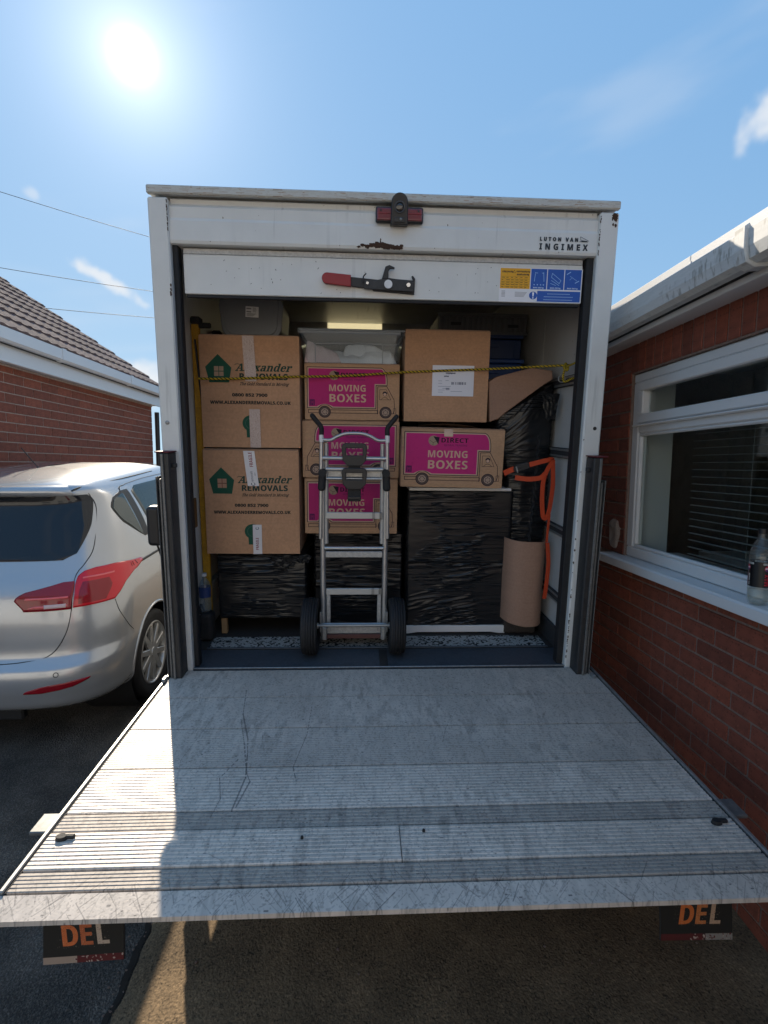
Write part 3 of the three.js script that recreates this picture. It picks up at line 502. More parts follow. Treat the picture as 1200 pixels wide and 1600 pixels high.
  const lock = t.abs('lever_lock', P([[-0.012, 1.858], [0.05, 1.8585], [0.052, 1.846], [0.243, 1.834], [0.246, 1.902], [0.236, 1.915], [0.229, 1.913], [0.236, 1.895], [0.16, 1.899], [0.126, 1.903], [0.075, 1.894], [-0.05, 1.903], [-0.052, 1.864]], 0.012, lk - 0.014), M.black); lock.userData.at = [0, 0, 0];
  t.abs('lock_hook', P([[0.092, 1.895], [0.108, 1.948], [0.126, 1.955], [0.150, 1.945], [0.149, 1.939], [0.130, 1.939], [0.122, 1.93], [0.121, 1.895]], 0.012, lk - 0.027), M.black, lock);
  t.abs('lock_body', P([[0.012, 1.85], [0.236, 1.842], [0.238, 1.885], [0.16, 1.893], [0.1, 1.896], [0.05, 1.886], [0.012, 1.886]], 0.010, lk - 0.026), M.mast, lock);
  const grip = new THREE.Shape(); grip.moveTo(-0.052, 1.862); grip.lineTo(-0.155, 1.872); grip.absarc(-0.157, 1.893, 0.021, -Math.PI / 2, Math.PI / 2, true); grip.lineTo(-0.052, 1.906); grip.closePath();
  const gg = new THREE.ExtrudeGeometry(grip, { depth: 0.014, bevelEnabled: true, bevelSize: 0.003, bevelThickness: 0.003, bevelSegments: 2 }); gg.translate(0, 0, -(lk - 0.008)); t.abs('lock_grip', uvBox(gg), M.red, lock);
  const disc = (u, v, rad, m, w) => { const g = new THREE.CylinderGeometry(rad, rad, 0.006, 24); g.rotateX(Math.PI / 2); g.translate(u, v, -w); t.abs('lock_disc', uvSmooth(g), m, lock); };
  disc(0.121, 1.869, 0.0185, M.upvc, lk - 0.038); disc(0.213, 1.868, 0.009, M.chrome, lk - 0.038); disc(0.026, 1.872, 0.006, M.chrome, lk - 0.036);
  t.abs('lock_spring', tube([[0.006, 1.876, lk - 0.028], [0.008, 1.90, lk - 0.03], [0.02, 1.915, lk - 0.03]], 0.003, 12, 6), M.black, lock);

  // printed stickers
  const stick = canvasTex(1024, 440, (x, w, h) => {
    x.fillStyle = '#eceaec'; x.fillRect(0, 0, w, h); x.fillStyle = '#e8a80c'; x.fillRect(8, 8, 368, 262);
    x.fillStyle = '#5b3d05'; x.font = 'bold 34px sans-serif'; x.textAlign = 'left'; const tr = rng(3); for (const [a0, a1, y0] of [[30, 150, 40], [204, 366, 36], [210, 356, 74]]) for (let q = a0; q < a1; q += 17) x.fillRect(q, y0 + 3 * tr(), 12 + 3 * tr(), 24 - 5 * tr()); x.lineWidth = 4; x.strokeStyle = '#5b3d05'; x.beginPath(); x.moveTo(160, 66); x.lineTo(178, 32); x.lineTo(192, 66); x.closePath(); x.stroke(); x.font = 'bold 22px sans-serif';
    x.strokeStyle = '#7a5408'; x.lineWidth = 2; for (let i = 0; i < 5; i++) { x.beginPath(); x.moveTo(14, 112 + i * 32); x.lineTo(370, 112 + i * 32); x.stroke(); } for (const c of [190, 250, 310]) { x.beginPath(); x.moveTo(c, 112); x.lineTo(c, 268); x.stroke(); }
    const r = rng(4); for (let i = 0; i < 5; i++) for (let c = 0; c < 6; c++) { x.fillStyle = 'rgba(80,50,5,.75)'; x.fillRect(24 + c * 58, 122 + i * 31, 18 + r() * 26, 8); }
    x.fillStyle = '#0a57b5'; for (const [a, b] of [[386, 582], [592, 796], [806, 1012]]) x.fillRect(a, 8, b - a, 262); x.fillRect(474, 290, 538, 140);
    x.strokeStyle = '#9ec6ee'; x.lineWidth = 6; x.beginPath(); x.moveTo(440, 50); x.lineTo(430, 170); x.moveTo(540, 50); x.lineTo(550, 170); x.moveTo(436, 60); x.lineTo(470, 60); x.moveTo(520, 60); x.lineTo(545, 60); x.stroke();
    x.fillStyle = '#9ec6ee'; for (const a of [430, 470, 510, 545]) { x.beginPath(); x.arc(a, 212, 8, 0, 7); x.fill(); }
    x.beginPath(); x.moveTo(650, 60); x.lineTo(760, 150); x.lineTo(740, 190); x.lineTo(640, 110); x.closePath(); x.stroke(); x.beginPath(); x.moveTo(640, 150); x.lineTo(740, 215); x.moveTo(630, 190); x.lineTo(700, 215); x.stroke();
    x.lineWidth = 10; x.beginPath(); x.moveTo(830, 70); x.lineTo(878, 36); x.moveTo(936, 180); x.lineTo(986, 150); x.stroke(); x.lineWidth = 4; x.beginPath(); x.moveTo(870, 90); x.lineTo(960, 150); x.moveTo(866, 140); x.lineTo(900, 110); x.stroke();
    x.fillStyle = '#dfeaf6'; x.font = 'bold 24px sans-serif'; x.textAlign = 'center'; x.fillText('MAX 500 kg', 484, 258); x.fillText('MAX 250 kg', 694, 258); x.fillText('MAX 500 kg', 908, 258);
    x.fillStyle = '#0a57b5'; x.beginPath(); x.arc(424, 352, 50, 0, 7); x.fill(); x.fillStyle = '#fff'; x.beginPath(); x.moveTo(412, 312); x.lineTo(436, 312); x.lineTo(430, 366); x.lineTo(418, 366); x.fill(); x.beginPath(); x.arc(424, 384, 9, 0, 7); x.fill();
    x.fillStyle = '#a9c9ea'; for (const [y, a, b] of [[322, 600, 884], [360, 560, 920], [398, 556, 914]]) for (let q = a; q < b; q += 13) x.fillRect(q, y, 9, 9);
    x.fillStyle = '#9a9698'; for (let j = 0; j < 5; j++) { x.fillRect(30, 300 + j * 17, 46, 7); x.fillRect(196, 312 + j * 14, 150 - j * 9, 6); }
  });
  const flat = (tex, o = {}) => std({ map: tex, roughness: 0.4, color: lin(0.92, 0.92, 0.92), ...o });
  const st = t.geo('load_sticker', new THREE.PlaneGeometry(0.392, 0.150), flat(stick), sh); st.position.set(0.838 - t.b[0] - sh.userData.at[0], 1.892 - t.b[1] - sh.userData.at[1], 0.0135);
  const let1 = canvasTex(1024, 300, (x, w, h) => { x.clearRect(0, 0, w, h); x.fillStyle = '#0d1f2b'; x.textAlign = 'left'; const sp = (s, x0, x1, y, f) => { x.font = f; const ws = [...s].map((c) => x.measureText(c).width), tot = ws.reduce((a, b) => a + b), gap = (x1 - x0 - tot) / (s.length - 1); let p = x0; [...s].forEach((c, i) => { x.fillText(c, p, y); x.lineWidth = 9; x.strokeStyle = '#0d1f2b'; x.strokeText(c, p, y); p += ws[i] + gap; }); }; sp('LUTON VAN', 20, 800, 112, 'bold 92px sans-serif'); sp('INGIMEX', 20, 1000, 272, 'bold 150px sans-serif'); x.strokeStyle = '#0d1f2b'; x.lineWidth = 8; x.beginPath(); x.moveTo(838, 20); x.lineTo(1004, 92); x.lineTo(996, 112); x.lineTo(826, 112); x.moveTo(838, 20); x.lineTo(858, 112); x.stroke(); x.beginPath(); x.moveTo(862, 84); x.lineTo(985, 96); x.lineTo(985, 110); x.lineTo(870, 110); x.fill(); });
  const il = t.geo('lettering', new THREE.PlaneGeometry(0.235, 0.069), flat(let1, { alphaTest: 0.5, color: lin(1, 1, 1) }), head); il.position.set(0.921 - t.b[0] - 0 + t.b[0] * 0 - 0, 2.066 - t.b[1], -(W0 + 0.0085 - t.b[2])); il.rotation.x = 0.024;
}
function chamferCyl(r, d) { const g = new THREE.CylinderGeometry(r, r * 0.9, d, 24); g.rotateZ(Math.PI / 2); return uvSmooth(g); }

// ---------------------------------------------------------------- the tail lift: deck of ribbed planks, masts, step plate, warning flaps
{
  const t = new Thing('tail_lift', 'scratched ribbed aluminium tail lift lowered level behind the open van', 'tail lift', V, [0.13, -0.05, 2.4]);
  const pL = -0.945, pR = 1.212, Wf = 2.405;
  const deckTex = (seed, tone, warm) => canvasTex(2048, 1408, (x, w, h) => {
    const r = rng(seed), thin = 0.62, im = x.createImageData(w, h), d = im.data;
    for (let j = 0; j < h; j++) for (let i = 0; i < w; i++) { const X = i / w, Y = j / h; const m = fbm(X * 9, Y * 7, 4, seed), s = fbm(X * 160, Y * 26, 2, seed + 5), f = fbm(X * 26, Y * 40, 3, seed + 9); let k = tone * (0.90 + 0.16 * (m - 0.5) + 0.10 * (s - 0.5)); const drag = fbm(X * 120 + 3 * fbm(X * 3, Y * 3, 2, seed + 41), Y * 22, 3, seed + 21), stain = sstep(0.50, 0.75, drag) * sstep(0.35, 0.70, m); k *= 1 - 0.11 * stain * (0.5 + f); k *= 1 - 0.12 * sstep(0.60, 0.70, fbm(X * 400, Y * 250, 2, seed + 31)); const q = (j * w + i) * 4; d[q] = 255 * clamp(k * (1 + warm)); d[q + 1] = 255 * clamp(k); d[q + 2] = 255 * clamp(k * (1 - warm)); d[q + 3] = 255; }
    x.putImageData(im, 0, 0);
    const U = (u) => (u + 0.95) / 2.17 * w, Wy = (q) => h - (q - 1.05) / 1.4 * h, dark = (a) => `rgba(52,50,52,${a})`;
    // long gouges and dragged marks as in the photograph
    const line = (pts, lw, a) => { x.strokeStyle = dark(a); x.lineCap = 'round'; pts.slice(1).forEach((p, i) => { x.lineWidth = thin * lw * (0.4 + 0.9 * r()); x.setLineDash([4 + 26 * r(), 2 + 12 * r()]); x.beginPath(); x.moveTo(U(pts[i][0]), Wy(pts[i][1])); x.lineTo(U(p[0]), Wy(p[1])); x.stroke(); }); x.setLineDash([]); };
    line([[-0.53, 2.2], [-0.50, 2.0], [-0.44, 1.82], [-0.42, 1.72], [-0.40, 1.6], [-0.41, 1.45]], 7, 0.42); line([[-0.50, 1.96], [-0.45, 1.80], [-0.40, 1.62], [-0.38, 1.58], [-0.40, 1.46]], 9, 0.40);
    line([[-0.45, 1.70], [-0.49, 1.60], [-0.46, 1.50], [-0.47, 1.42]], 6, 0.45); line([[-0.21, 2.05], [-0.21, 1.85], [-0.24, 1.65], [-0.22, 1.58]], 6, 0.5); line([[-0.62, 1.98], [-0.66, 1.7], [-0.60, 1.45]], 4, 0.22);
    line([[0.42, 2.02], [0.36, 1.88], [0.33, 1.78]], 4, 0.4); line([[0.68, 1.64], [0.74, 1.54]], 4, 0.45); line([[0.50, 1.58], [0.52, 1.5]], 4, 0.35); line([[-0.03, 2.3], [0.05, 2.15]], 5, 0.28); line([[0.2, 1.62], [0.3, 1.5]], 4, 0.3);
    for (let i = 0; i < 900; i++) { const u = -0.95 + 2.16 * r(), q = 1.1 + 1.3 * r(), a = r() * 6.3, l = 0.004 + 0.07 * r() ** 3; x.strokeStyle = dark(0.10 + 0.30 * r() * r()); x.lineWidth = 1 + 2.2 * r() * r(); x.beginPath(); x.moveTo(U(u), Wy(q)); x.lineTo(U(u + l * Math.cos(a)), Wy(q + l * Math.sin(a))); x.stroke(); }
    for (let i = 0; i < 260; i++) { const u = -0.95 + 2.16 * r(), q = 1.085 + 0.085 * r(), l = 0.02 + 0.06 * r(), a = (r() > 0.4 ? 0.9 : 2.2) + 0.5 * (r() - 0.5); x.strokeStyle = dark(0.15 + 0.35 * r() * r()); x.lineWidth = 1 + 1.5 * r(); x.beginPath(); x.moveTo(U(u), Wy(q)); x.lineTo(U(u + l * Math.cos(a)), Wy(q + l * Math.sin(a))); x.stroke(); }
    for (let i = 0; i < 3200; i++) { x.fillStyle = dark(0.15 + 0.4 * r()); const s = 1 + 3 * r() ** 3; x.fillRect(r() * w, r() * h, s * (1 + 2 * r()), s); }
    // rows of worn dots where wheels rolled
    for (const u0 of [-0.25, -0.16, 0.05, 0.32, -0.33, 0.4]) for (let i = 0; i < 60; i++) { x.fillStyle = dark(0.10 + 0.25 * r()); x.fillRect(U(u0 + 0.025 * (r() - 0.5)), Wy(1.12 + 0.3 * r()), 3 + 6 * r(), 2 + 2 * r()); }
  });
  const texA = deckTex(201, 0.93, 0.05), am = (k, tex, ro = 0.5) => std({ color: lin(0.74 * k, 0.73 * k, 0.715 * k), map: tex, roughness: ro, metalness: 0.12, bumpMap: fineBump, bumpScale: 0.0003 });
  const plA = am(0.92, texA), plB = am(1.08, texA), plD = am(0.70, texA, 0.62), lipM = am(1.0, texA, 0.42);
  // a plank: ribs across its length, pitch p, rib height h, a real groove at each long side
  function plank(u0, u1, w0, w1, p, h, slope = 0, th = 0.03) {
    const n = Math.max(1, Math.round((w1 - w0 - 0.006) / p)), q = (w1 - w0 - 0.006) / n, prof = [[w0 + 0.001, -0.012], [w0 + 0.003, 0]];
    for (let i = 0; i < n; i++) { const a = w0 + 0.003 + i * q; prof.push([a + q * 0.10, 0], [a + q * 0.24, h], [a + q * 0.72, h], [a + q * 0.90, 0]); }
    prof.push([w1 - 0.003, 0], [w1 - 0.001, -0.012]);
    const pos = [], uv = []; const V3 = (u, [w, v]) => { pos.push(u, v + slope * (w - w1), -w); uv.push((u + 0.95) / 2.17, (w - 1.05) / 1.4); };
    const quad = (a, b) => { V3(u0, a); V3(u1, a); V3(u1, b); V3(u0, a); V3(u1, b); V3(u0, b); };
    for (let i = 1; i < prof.length; i++) quad(prof[i - 1], prof[i]);
    const bot = [[w1 - 0.001, -0.012], [w1 - 0.001, -th], [w0 + 0.001, -Math.min(th, 0.012)], [w0 + 0.001, -0.012]]; for (let i = 1; i < 4; i++) quad(bot[i - 1], bot[i]);
    for (const u of [u0, u1]) for (let i = 1; i < prof.length; i++) { const A = prof[i - 1], B = prof[i], C = [B[0], -0.012], E = [A[0], -0.012]; V3(u, A); V3(u, B); V3(u, C); V3(u, A); V3(u, C); V3(u, E); }
    const g = new THREE.BufferGeometry(); g.setAttribute('position', new THREE.Float32BufferAttribute(pos, 3)); g.setAttribute('uv', new THREE.Float32BufferAttribute(uv, 2)); g.computeVertexNormals(); return g;
  }
  const a = pL + 0.016, b = pR - 0.016;
  const rows = [[2.136, 2.395, 0.0105, 0.0010, plA], [1.896, 2.136, 0.0105, 0.0011, plA], [1.656, 1.896, 0.0115, 0.0012, plA], [1.446, 1.656, 0.0145, 0.0017, plB], [1.372, 1.446, 0.0145, 0.0016, plD], [1.172, 1.237, 0.0125, 0.0017, plD]];
  for (const [w0, w1, p, h, m] of rows) t.abs('plank', plank(a, b, w0, w1, p, h), m);
  t.abs('roll_stop', plank(a, 0.1245, 1.237, 1.372, 0.0145, 0.0021), plB).position.y = 0.0025; t.abs('roll_stop', plank(0.1275, b, 1.237, 1.372, 0.0145, 0.0021), plB).position.y = 0.001;
  // smooth tapered lip
  t.abs('lip', plank(pL, pR, 1.102, 1.1715, 0.2, 0.0, 0.16, 0.028).translate(0, 0.0, 0), lipM);
  // side rims with a dark seal line, tabs, plugs
  for (const [x0, x1, s] of [[pL - 0.004, pL + 0.010, -1], [pR - 0.010, pR + 0.004, 1]]) {
    const rim = t.box('side_rim', x0, x1, -0.032, 0.008, 1.172, Wf - 0.01, M.steel, 0.003); const e = s < 0 ? [x1 + 0.0005, x1 + 0.0052] : [x0 - 0.0052, x0 - 0.0005];
    t.box('seal', e[0], e[1], -0.03, 0.0015, 1.172, Wf - 0.01, M.rubber, 0.001, rim);
    const q = s < 0 ? [pL - 0.062, pL - 0.005] : [pR + 0.005, pR + 0.062]; t.box('tab', q[0], q[1], -0.02, -0.006, 1.385, 1.462, M.mastEdge, 0.003, rim);
  }
  for (const [u, w] of [[-0.885, 1.345], [1.135, 1.345]]) { const g = new THREE.CylinderGeometry(0.012, 0.014, 0.012, 18); g.scale(1.25, 1, 0.8); g.translate(u, 0.010, -w); const pg = t.abs('rubber_plug', uvSmooth(g), M.rubber); const k = chamfer(0.03, 0.012, 0.014, 0.003).clone(); k.translate(u + 0.022, 0.009, -w - 0.004); t.abs('plug_tail', k, M.rubber, pg); }
  // small loose bits on the deck: a bolt head and a plug
  for (const [u, w] of [[-0.17, 1.325], [0.20, 1.34]]) { const g = new THREE.CylinderGeometry(0.004, 0.005, 0.006, 10); g.translate(u, 0.009, -w); t.abs('screw_head', uvSmooth(g), M.black); }
  // frame and hinge arms under the deck
  t.box('under_frame', pL + 0.02, pR - 0.02, -0.075, -0.0455, 1.30, 1.36, M.mast, 0.004); t.box('under_frame', pL + 0.02, pR - 0.02, -0.09, -0.0455, 2.2, 2.3, M.mast, 0.004);
  for (const u of [-0.6, 0.85]) t.box('under_frame', u, u + 0.05, -0.08, -0.0455, 1.361, 2.199, M.mast, 0.004);
  // dark step plate between the masts, with its turned-up edge
  t.box('step_plate', -0.93, 1.155, -0.045, 0.0, 2.412, 2.635, M.step, 0.004); t.box('step_edge', -0.925, 1.15, -0.001, 0.006, 2.4095, 2.4165, M.steel, 0.002); t.box('step_edge', -0.845, 1.075, 0.0005, 0.009, 2.6365, 2.648, M.step, 0.002);
  const weld = t.abs('worn_strip', chamfer(0.045, 0.0022, 0.20, 0.0008).clone().translate(0.128, 0.0012, -2.52), M.mast); void weld;
  // bare strip of chequered floor: worn pale paint with the dark grit showing through
  const chq = canvasTex(2048, 160, (x, w, h) => { const r = rng(77), im = x.createImageData(w, h), d = im.data; for (let j = 0; j < h; j++) for (let i = 0; i < w; i++) { const X = i / w * 2, Y = j / h * 0.156; const n = fbm(X * 95, Y * 95, 3, 61), m = fbm(X * 16, Y * 30, 2, 66), edge = Math.min(j, h - j) / h; const on = n > 0.41 + 0.14 * (m - 0.45) + 0.05 * (1 - sstep(0, 0.16, edge)); const k = on ? 0.70 + 0.2 * fbm(X * 200, Y * 200, 2, 3) : 0.12 + 0.06 * r(); const q = (j * w + i) * 4; d[q] = 255 * k; d[q + 1] = 255 * k * 0.99; d[q + 2] = 255 * k * 0.97; d[q + 3] = 255; } x.putImageData(im, 0, 0); });
  const cg = grid(1, 1, (s, q) => [lerp(-0.843, 1.073, s), 0.0015, lerp(2.6485, 2.80, q)]); t.abs('anti_slip_strip', cg, std({ map: chq, color: lin(0.66, 0.66, 0.65), roughness: 0.9 }));
  // masts: square post, outer running plates, red cap, stop bolt
  for (const s of [-1, 1]) {
    const f = (x0, x1) => s < 0 ? [x0, x1] : [0.234 - x1 + 0.0 * s, 0.234 - x0];
    const B = (n, x0, x1, v0, v1, w0, w1, m, bv, par) => { const [p, q] = f(x0, x1); return t.box(n, p, q, v0, v1, w0, w1, m, bv, par); };
    const mast = B('mast', -0.912, -0.868, -0.35, 1.10, 2.315, 2.4035, M.mast, 0.005);
    B('mast_web', -0.932, -0.9125, -0.30, 1.095, 2.385, 2.4015, M.mast, 0.003, mast); B('mast_cap', -0.933, -0.864, 1.1005, 1.106, 2.312, 2.405, std({ color: lin(0.16, 0.012, 0.02), roughness: 0.6, map: grainTex }), 0.002, mast);
    B('running_plate', -0.9225, -0.9135, -0.30, 0.98, 2.318, 2.384, M.mastEdge, 0.002, mast); B('running_plate', -0.9365, -0.9325, -0.30, 0.99, 2.318, 2.40, M.mastEdge, 0.002, mast);
    B('mast_rib', -0.905, -0.893, -0.2, 1.095, 2.306, 2.3145, M.mastEdge, 0.002, mast); B('stop_bolt', -0.8675, -0.85, 1.03, 1.05, 2.345, 2.365, M.mast, 0.003, mast);
    B('slide_block', -0.9320, -0.9230, 0.0, 0.32, 2.322, 2.38, M.mast, 0.004, mast); B('hinge_foot', -0.930, -0.86, -0.2, -0.004, 2.27, 2.312, M.mast, 0.008, mast);
    B('hinge_pin', -0.95, -0.9325, -0.02, 0.02, 2.27, 2.31, M.steel, 0.004, mast);
  }
  // control box with its cable on the outer side of the left mast
  const cbx = t.geo('control_box', rbox(0.064, 0.19, 0.07, 0.02, 3), M.black); cbx.position.set(-0.967 - t.b[0], 0.755 - t.b[1], -(2.365 - t.b[2])); t.geo('cable', tube([[0, -0.09, 0], [0.012, -0.15, 0.01], [0.028, -0.24, 0.02]], 0.005, 24, 8), M.rubber, cbx);
  // warning flaps under the outer corners
  const flap = (s) => canvasTex(512, 260, (x, w, h) => {
    x.fillStyle = '#16140f'; x.fillRect(0, 0, w, h); const r = rng(s), dash = s === 1 ? [[0.0, 0.42, '#b09a88'], [0.42, 1, '#5c0d10']] : [[0, 0.58, '#56100f'], [0.62, 1, '#8f8880']];
    x.fillStyle = '#3a1a12'; x.fillRect(0, h * 0.84, w, h * 0.16); for (const [a, b, c] of dash) { x.fillStyle = c; x.fillRect(a * w, h * 0.84, (b - a) * w, h * 0.16); }
    for (let i = 0; i < 60; i++) { x.fillStyle = r() > 0.5 ? '#b9a79a' : '#5a1512'; x.beginPath(); x.ellipse((0.40 + 0.6 * r()) * w, h * (0.84 + 0.16 * r()), 2 + 9 * r(), 2 + 4 * r(), r() * 3, 0, 7); if (r() > 0.45) x.fill(); }
    x.save(); x.transform(1, 0, s === 1 ? 0.12 : -0.16, 1, s === 1 ? -14 : 30, 0); const g = x.createLinearGradient(110, 0, 400, 0); void g; x.font = 'bold 176px sans-serif'; x.textAlign = 'left';
    const L = [['D', 105, s === 1 ? '#e0743a' : '#d8702f'], ['E', 222, s === 1 ? '#c8683a' : '#d07a40'], ['L', 326, s === 1 ? '#cdb6a0' : '#c7a384']]; for (const [c, p, k] of L) { x.fillStyle = k; x.fillText(c, p, 158); x.fillText(c, p + 5, 158); } x.restore();
    for (let i = 0; i < 700; i++) { const y = h * 0.05 + h * 0.6 * r(); x.fillStyle = `rgba(${r() > 0.6 ? '220,200,180' : '22,20,15'},${0.25 + 0.5 * r()})`; x.fillRect(90 + 330 * r(), y, 1 + 7 * r() * r(), 1 + 3 * r()); }
  });
  for (const [u0, u1, s, rot] of [[-0.842, -0.628, 1, 0.06], [0.855, 1.068, 2, -0.03]]) {
    const g = chamfer(u1 - u0, 0.116, 0.006, 0.002), m = t.geo('warning_flap', g, M.rubber); m.position.set((u0 + u1) / 2 - t.b[0], -0.140 - t.b[1], -(1.165 - t.b[2])); m.rotation.set(-0.22, 0, rot * 0.6);
    const pr = t.geo('flap_print', new THREE.PlaneGeometry(u1 - u0 - 0.004, 0.112), std({ map: flap(s), roughness: 0.75, color: lin(0.68, 0.68, 0.68) }), m); pr.position.z = 0.0042;
    t.geo('hinge_strip', chamfer(u1 - u0, 0.03, 0.02, 0.003), M.mast, m).position.set(0, 0.07, -0.004);
  }
}
// ---------------------------------------------------------------- the load
const css = (c) => `rgb(${c.map((v) => Math.round(v)).join(',')})`;
const KRAFT = [205, 158, 122];                       // the board's own colour, sRGB
function kraftGround(x, w, h, seed, base = KRAFT) {   // fibres and faint flutes of the board
  const im = x.createImageData(w, h), d = im.data, r = rng(seed);
  for (let j = 0; j < h; j++) for (let i = 0; i < w; i++) { const k = 0.93 + 0.04 * (fbm(i / w * 6, j / h * 90, 2, seed) - 0.5) + 0.10 * (fbm(i / w * 60, j / h * 60, 2, seed + 4) - 0.5) + 0.07 * (fbm(i / w * 3, j / h * 3, 3, seed + 8) - 0.5) + 0.02 * (r() - 0.5), q = (j * w + i) * 4; d[q] = base[0] * k; d[q + 1] = base[1] * k; d[q + 2] = base[2] * k; d[q + 3] = 255; }
  x.putImageData(im, 0, 0);
  for (let i = 0; i < 40; i++) { x.strokeStyle = `rgba(90,64,48,${0.05 + 0.12 * r()})`; x.lineWidth = 1 + r(); x.beginPath(); const a = r() * w, b = r() * h; x.moveTo(a, b); x.lineTo(a + (r() - 0.5) * 60, b + (r() - 0.5) * 30); x.stroke(); }
}
const board = (tex) => std({ map: tex, roughness: 0.85, color: lin(0.92, 0.92, 0.92), bumpMap: fineBump, bumpScale: 0.0005 });
// a closed carton: slightly bulged body, printed front sheet, lid flaps meeting on top
function carton(name, label, u0, u1, v0, v1, w0, d, tex, { group, sag = 0.007, k = 1, roll = 0 } = {}) {
  const W = u1 - u0, H = v1 - v0, t = new Thing(name, label, 'cardboard box', V, [(u0 + u1) / 2, v0, w0], { group, roll });
  const side = M.kraft(k);
  const g = new THREE.BoxGeometry(W, H, d, 8, 8, 4); const p = g.attributes.position;
  for (let i = 0; i < p.count; i++) { const x = p.getX(i) / W * 2, y = p.getY(i) / H * 2, z = p.getZ(i) / d * 2; const q = (a, b) => (1 - a * a) * (1 - b * b); p.setXYZ(i, p.getX(i) + Math.sign(x) * (Math.abs(x) > 0.99 ? sag * 1.4 * q(y, z) : 0) - Math.sign(x) * 0.002 * (y * y), p.getY(i) + (Math.abs(y) > 0.99 ? Math.sign(y) * sag * 0.5 * q(x, z) : 0), p.getZ(i) + (z > 0.99 ? sag * q(x, y) : 0)); }
  g.computeVertexNormals(); const body = t.geo('box_body', uvBox(g), side); body.position.set(0, H / 2, -d / 2);
  const f = grid(30, 30, (s, q) => { const x = 2 * s - 1, y = 2 * q - 1; return [x * (W / 2 - 0.0005), y * (H / 2 - 0.001), -0.0065 - sag * (1 - x * x) * (1 - y * y) - 0.005 * (fbm(x * 2.2 + W * 31, y * 2.2 + v0 * 17, 3, 77) - 0.5) * Math.min(1, 8 * (1 - Math.max(Math.abs(x), Math.abs(y))))]; });
  const fr = t.geo('printed_front', f, board(tex)); fr.position.set(0, H / 2, 0);
  for (const s of [-1, 1]) { const fl = t.geo('lid_flap', chamfer(W - 0.006, 0.005, d / 2 - 0.004, 0.001), side); fl.position.set(0, H + 0.0028, -d / 2 + s * d / 4); fl.rotation.x = s * -0.006; }
  return { t, W, H, d, sag };
}
function tape(c, u0, u1, v0, v1, m, skew = 0, over = 0) {   // parcel tape stuck on a carton's front; u, v from its lower left corner
  const w = c.W, h = c.H, s0 = (u0 + u1) / 2 - w / 2, bump = (x, y) => c.sag * (1 - (2 * x / w) ** 2) * (1 - (2 * y / h - 1) ** 2);
  const g = grid(6, 24, (a, b) => { const y = lerp(v0, v1, b), x = s0 + (a - 0.5) * (u1 - u0) + skew * (b - 0.5), wr = 0.0010 * fbm(a * 6 + u0 * 50, b * 26, 3, 19); return [x, y, -0.0105 - bump(x, y) - wr]; }, (a, b) => [a, b]);
  const me = c.t.geo('parcel_tape', g, m); if (over) { const q = grid(4, 8, (a, b) => [s0 + skew * 0.5 + (a - 0.5) * (u1 - u0), h + 0.007, b * over], (a, b) => [a, b]); c.t.geo('parcel_tape', q, m); } return me;
}
const tapeMat = (draw) => phys({ map: canvasTex(128, 512, draw), roughness: 0.28, color: lin(0.9, 0.9, 0.9), clearcoat: 0.4, bumpMap: fineBump, bumpScale: 0.001 });
const crinkle = tapeMat((x, w, h) => { const r = rng(8); x.fillStyle = '#c3aca4'; x.fillRect(0, 0, w, h); for (let i = 0; i < 900; i++) { const k = r(); x.fillStyle = k > 0.55 ? `rgba(232,222,220,${0.6 * r()})` : `rgba(130,104,96,${0.5 * r()})`; x.fillRect(r() * w, r() * h, 1 + 5 * r(), 2 + 22 * r() * r()); } });
const fragileTape = (a) => tapeMat((x, w, h) => { const r = rng(18 + a); x.fillStyle = '#e6e4e8'; x.fillRect(0, 0, w, h); x.save(); x.translate(w * 0.52, h * (a ? 0.90 : 0.46)); x.rotate(-Math.PI / 2); x.font = 'bold 54px sans-serif'; x.fillStyle = '#8a1c2c'; x.fillText('FRAGILE', a ? 20 : 0, a ? 14 : 26); x.restore(); x.save(); x.translate(w * 0.5, h * (a ? 0.15 : 0.97)); x.rotate(-Math.PI / 2); x.fillStyle = '#33405a'; x.font = '40px sans-serif'; if (!a) { x.fillText('removals', 40, 10); x.font = '24px sans-serif'; x.fillText('.com', 130, 42); } x.lineWidth = 8; x.strokeStyle = '#33405a'; x.beginPath(); x.arc(14, 0, 20, 0.4, 5.6); x.stroke(); x.restore(); for (let i = 0; i < 120; i++) { x.fillStyle = `rgba(255,255,255,${0.3 * r()})`; x.fillRect(r() * w, r() * h, 1 + 3 * r(), 4 + 20 * r()); } });

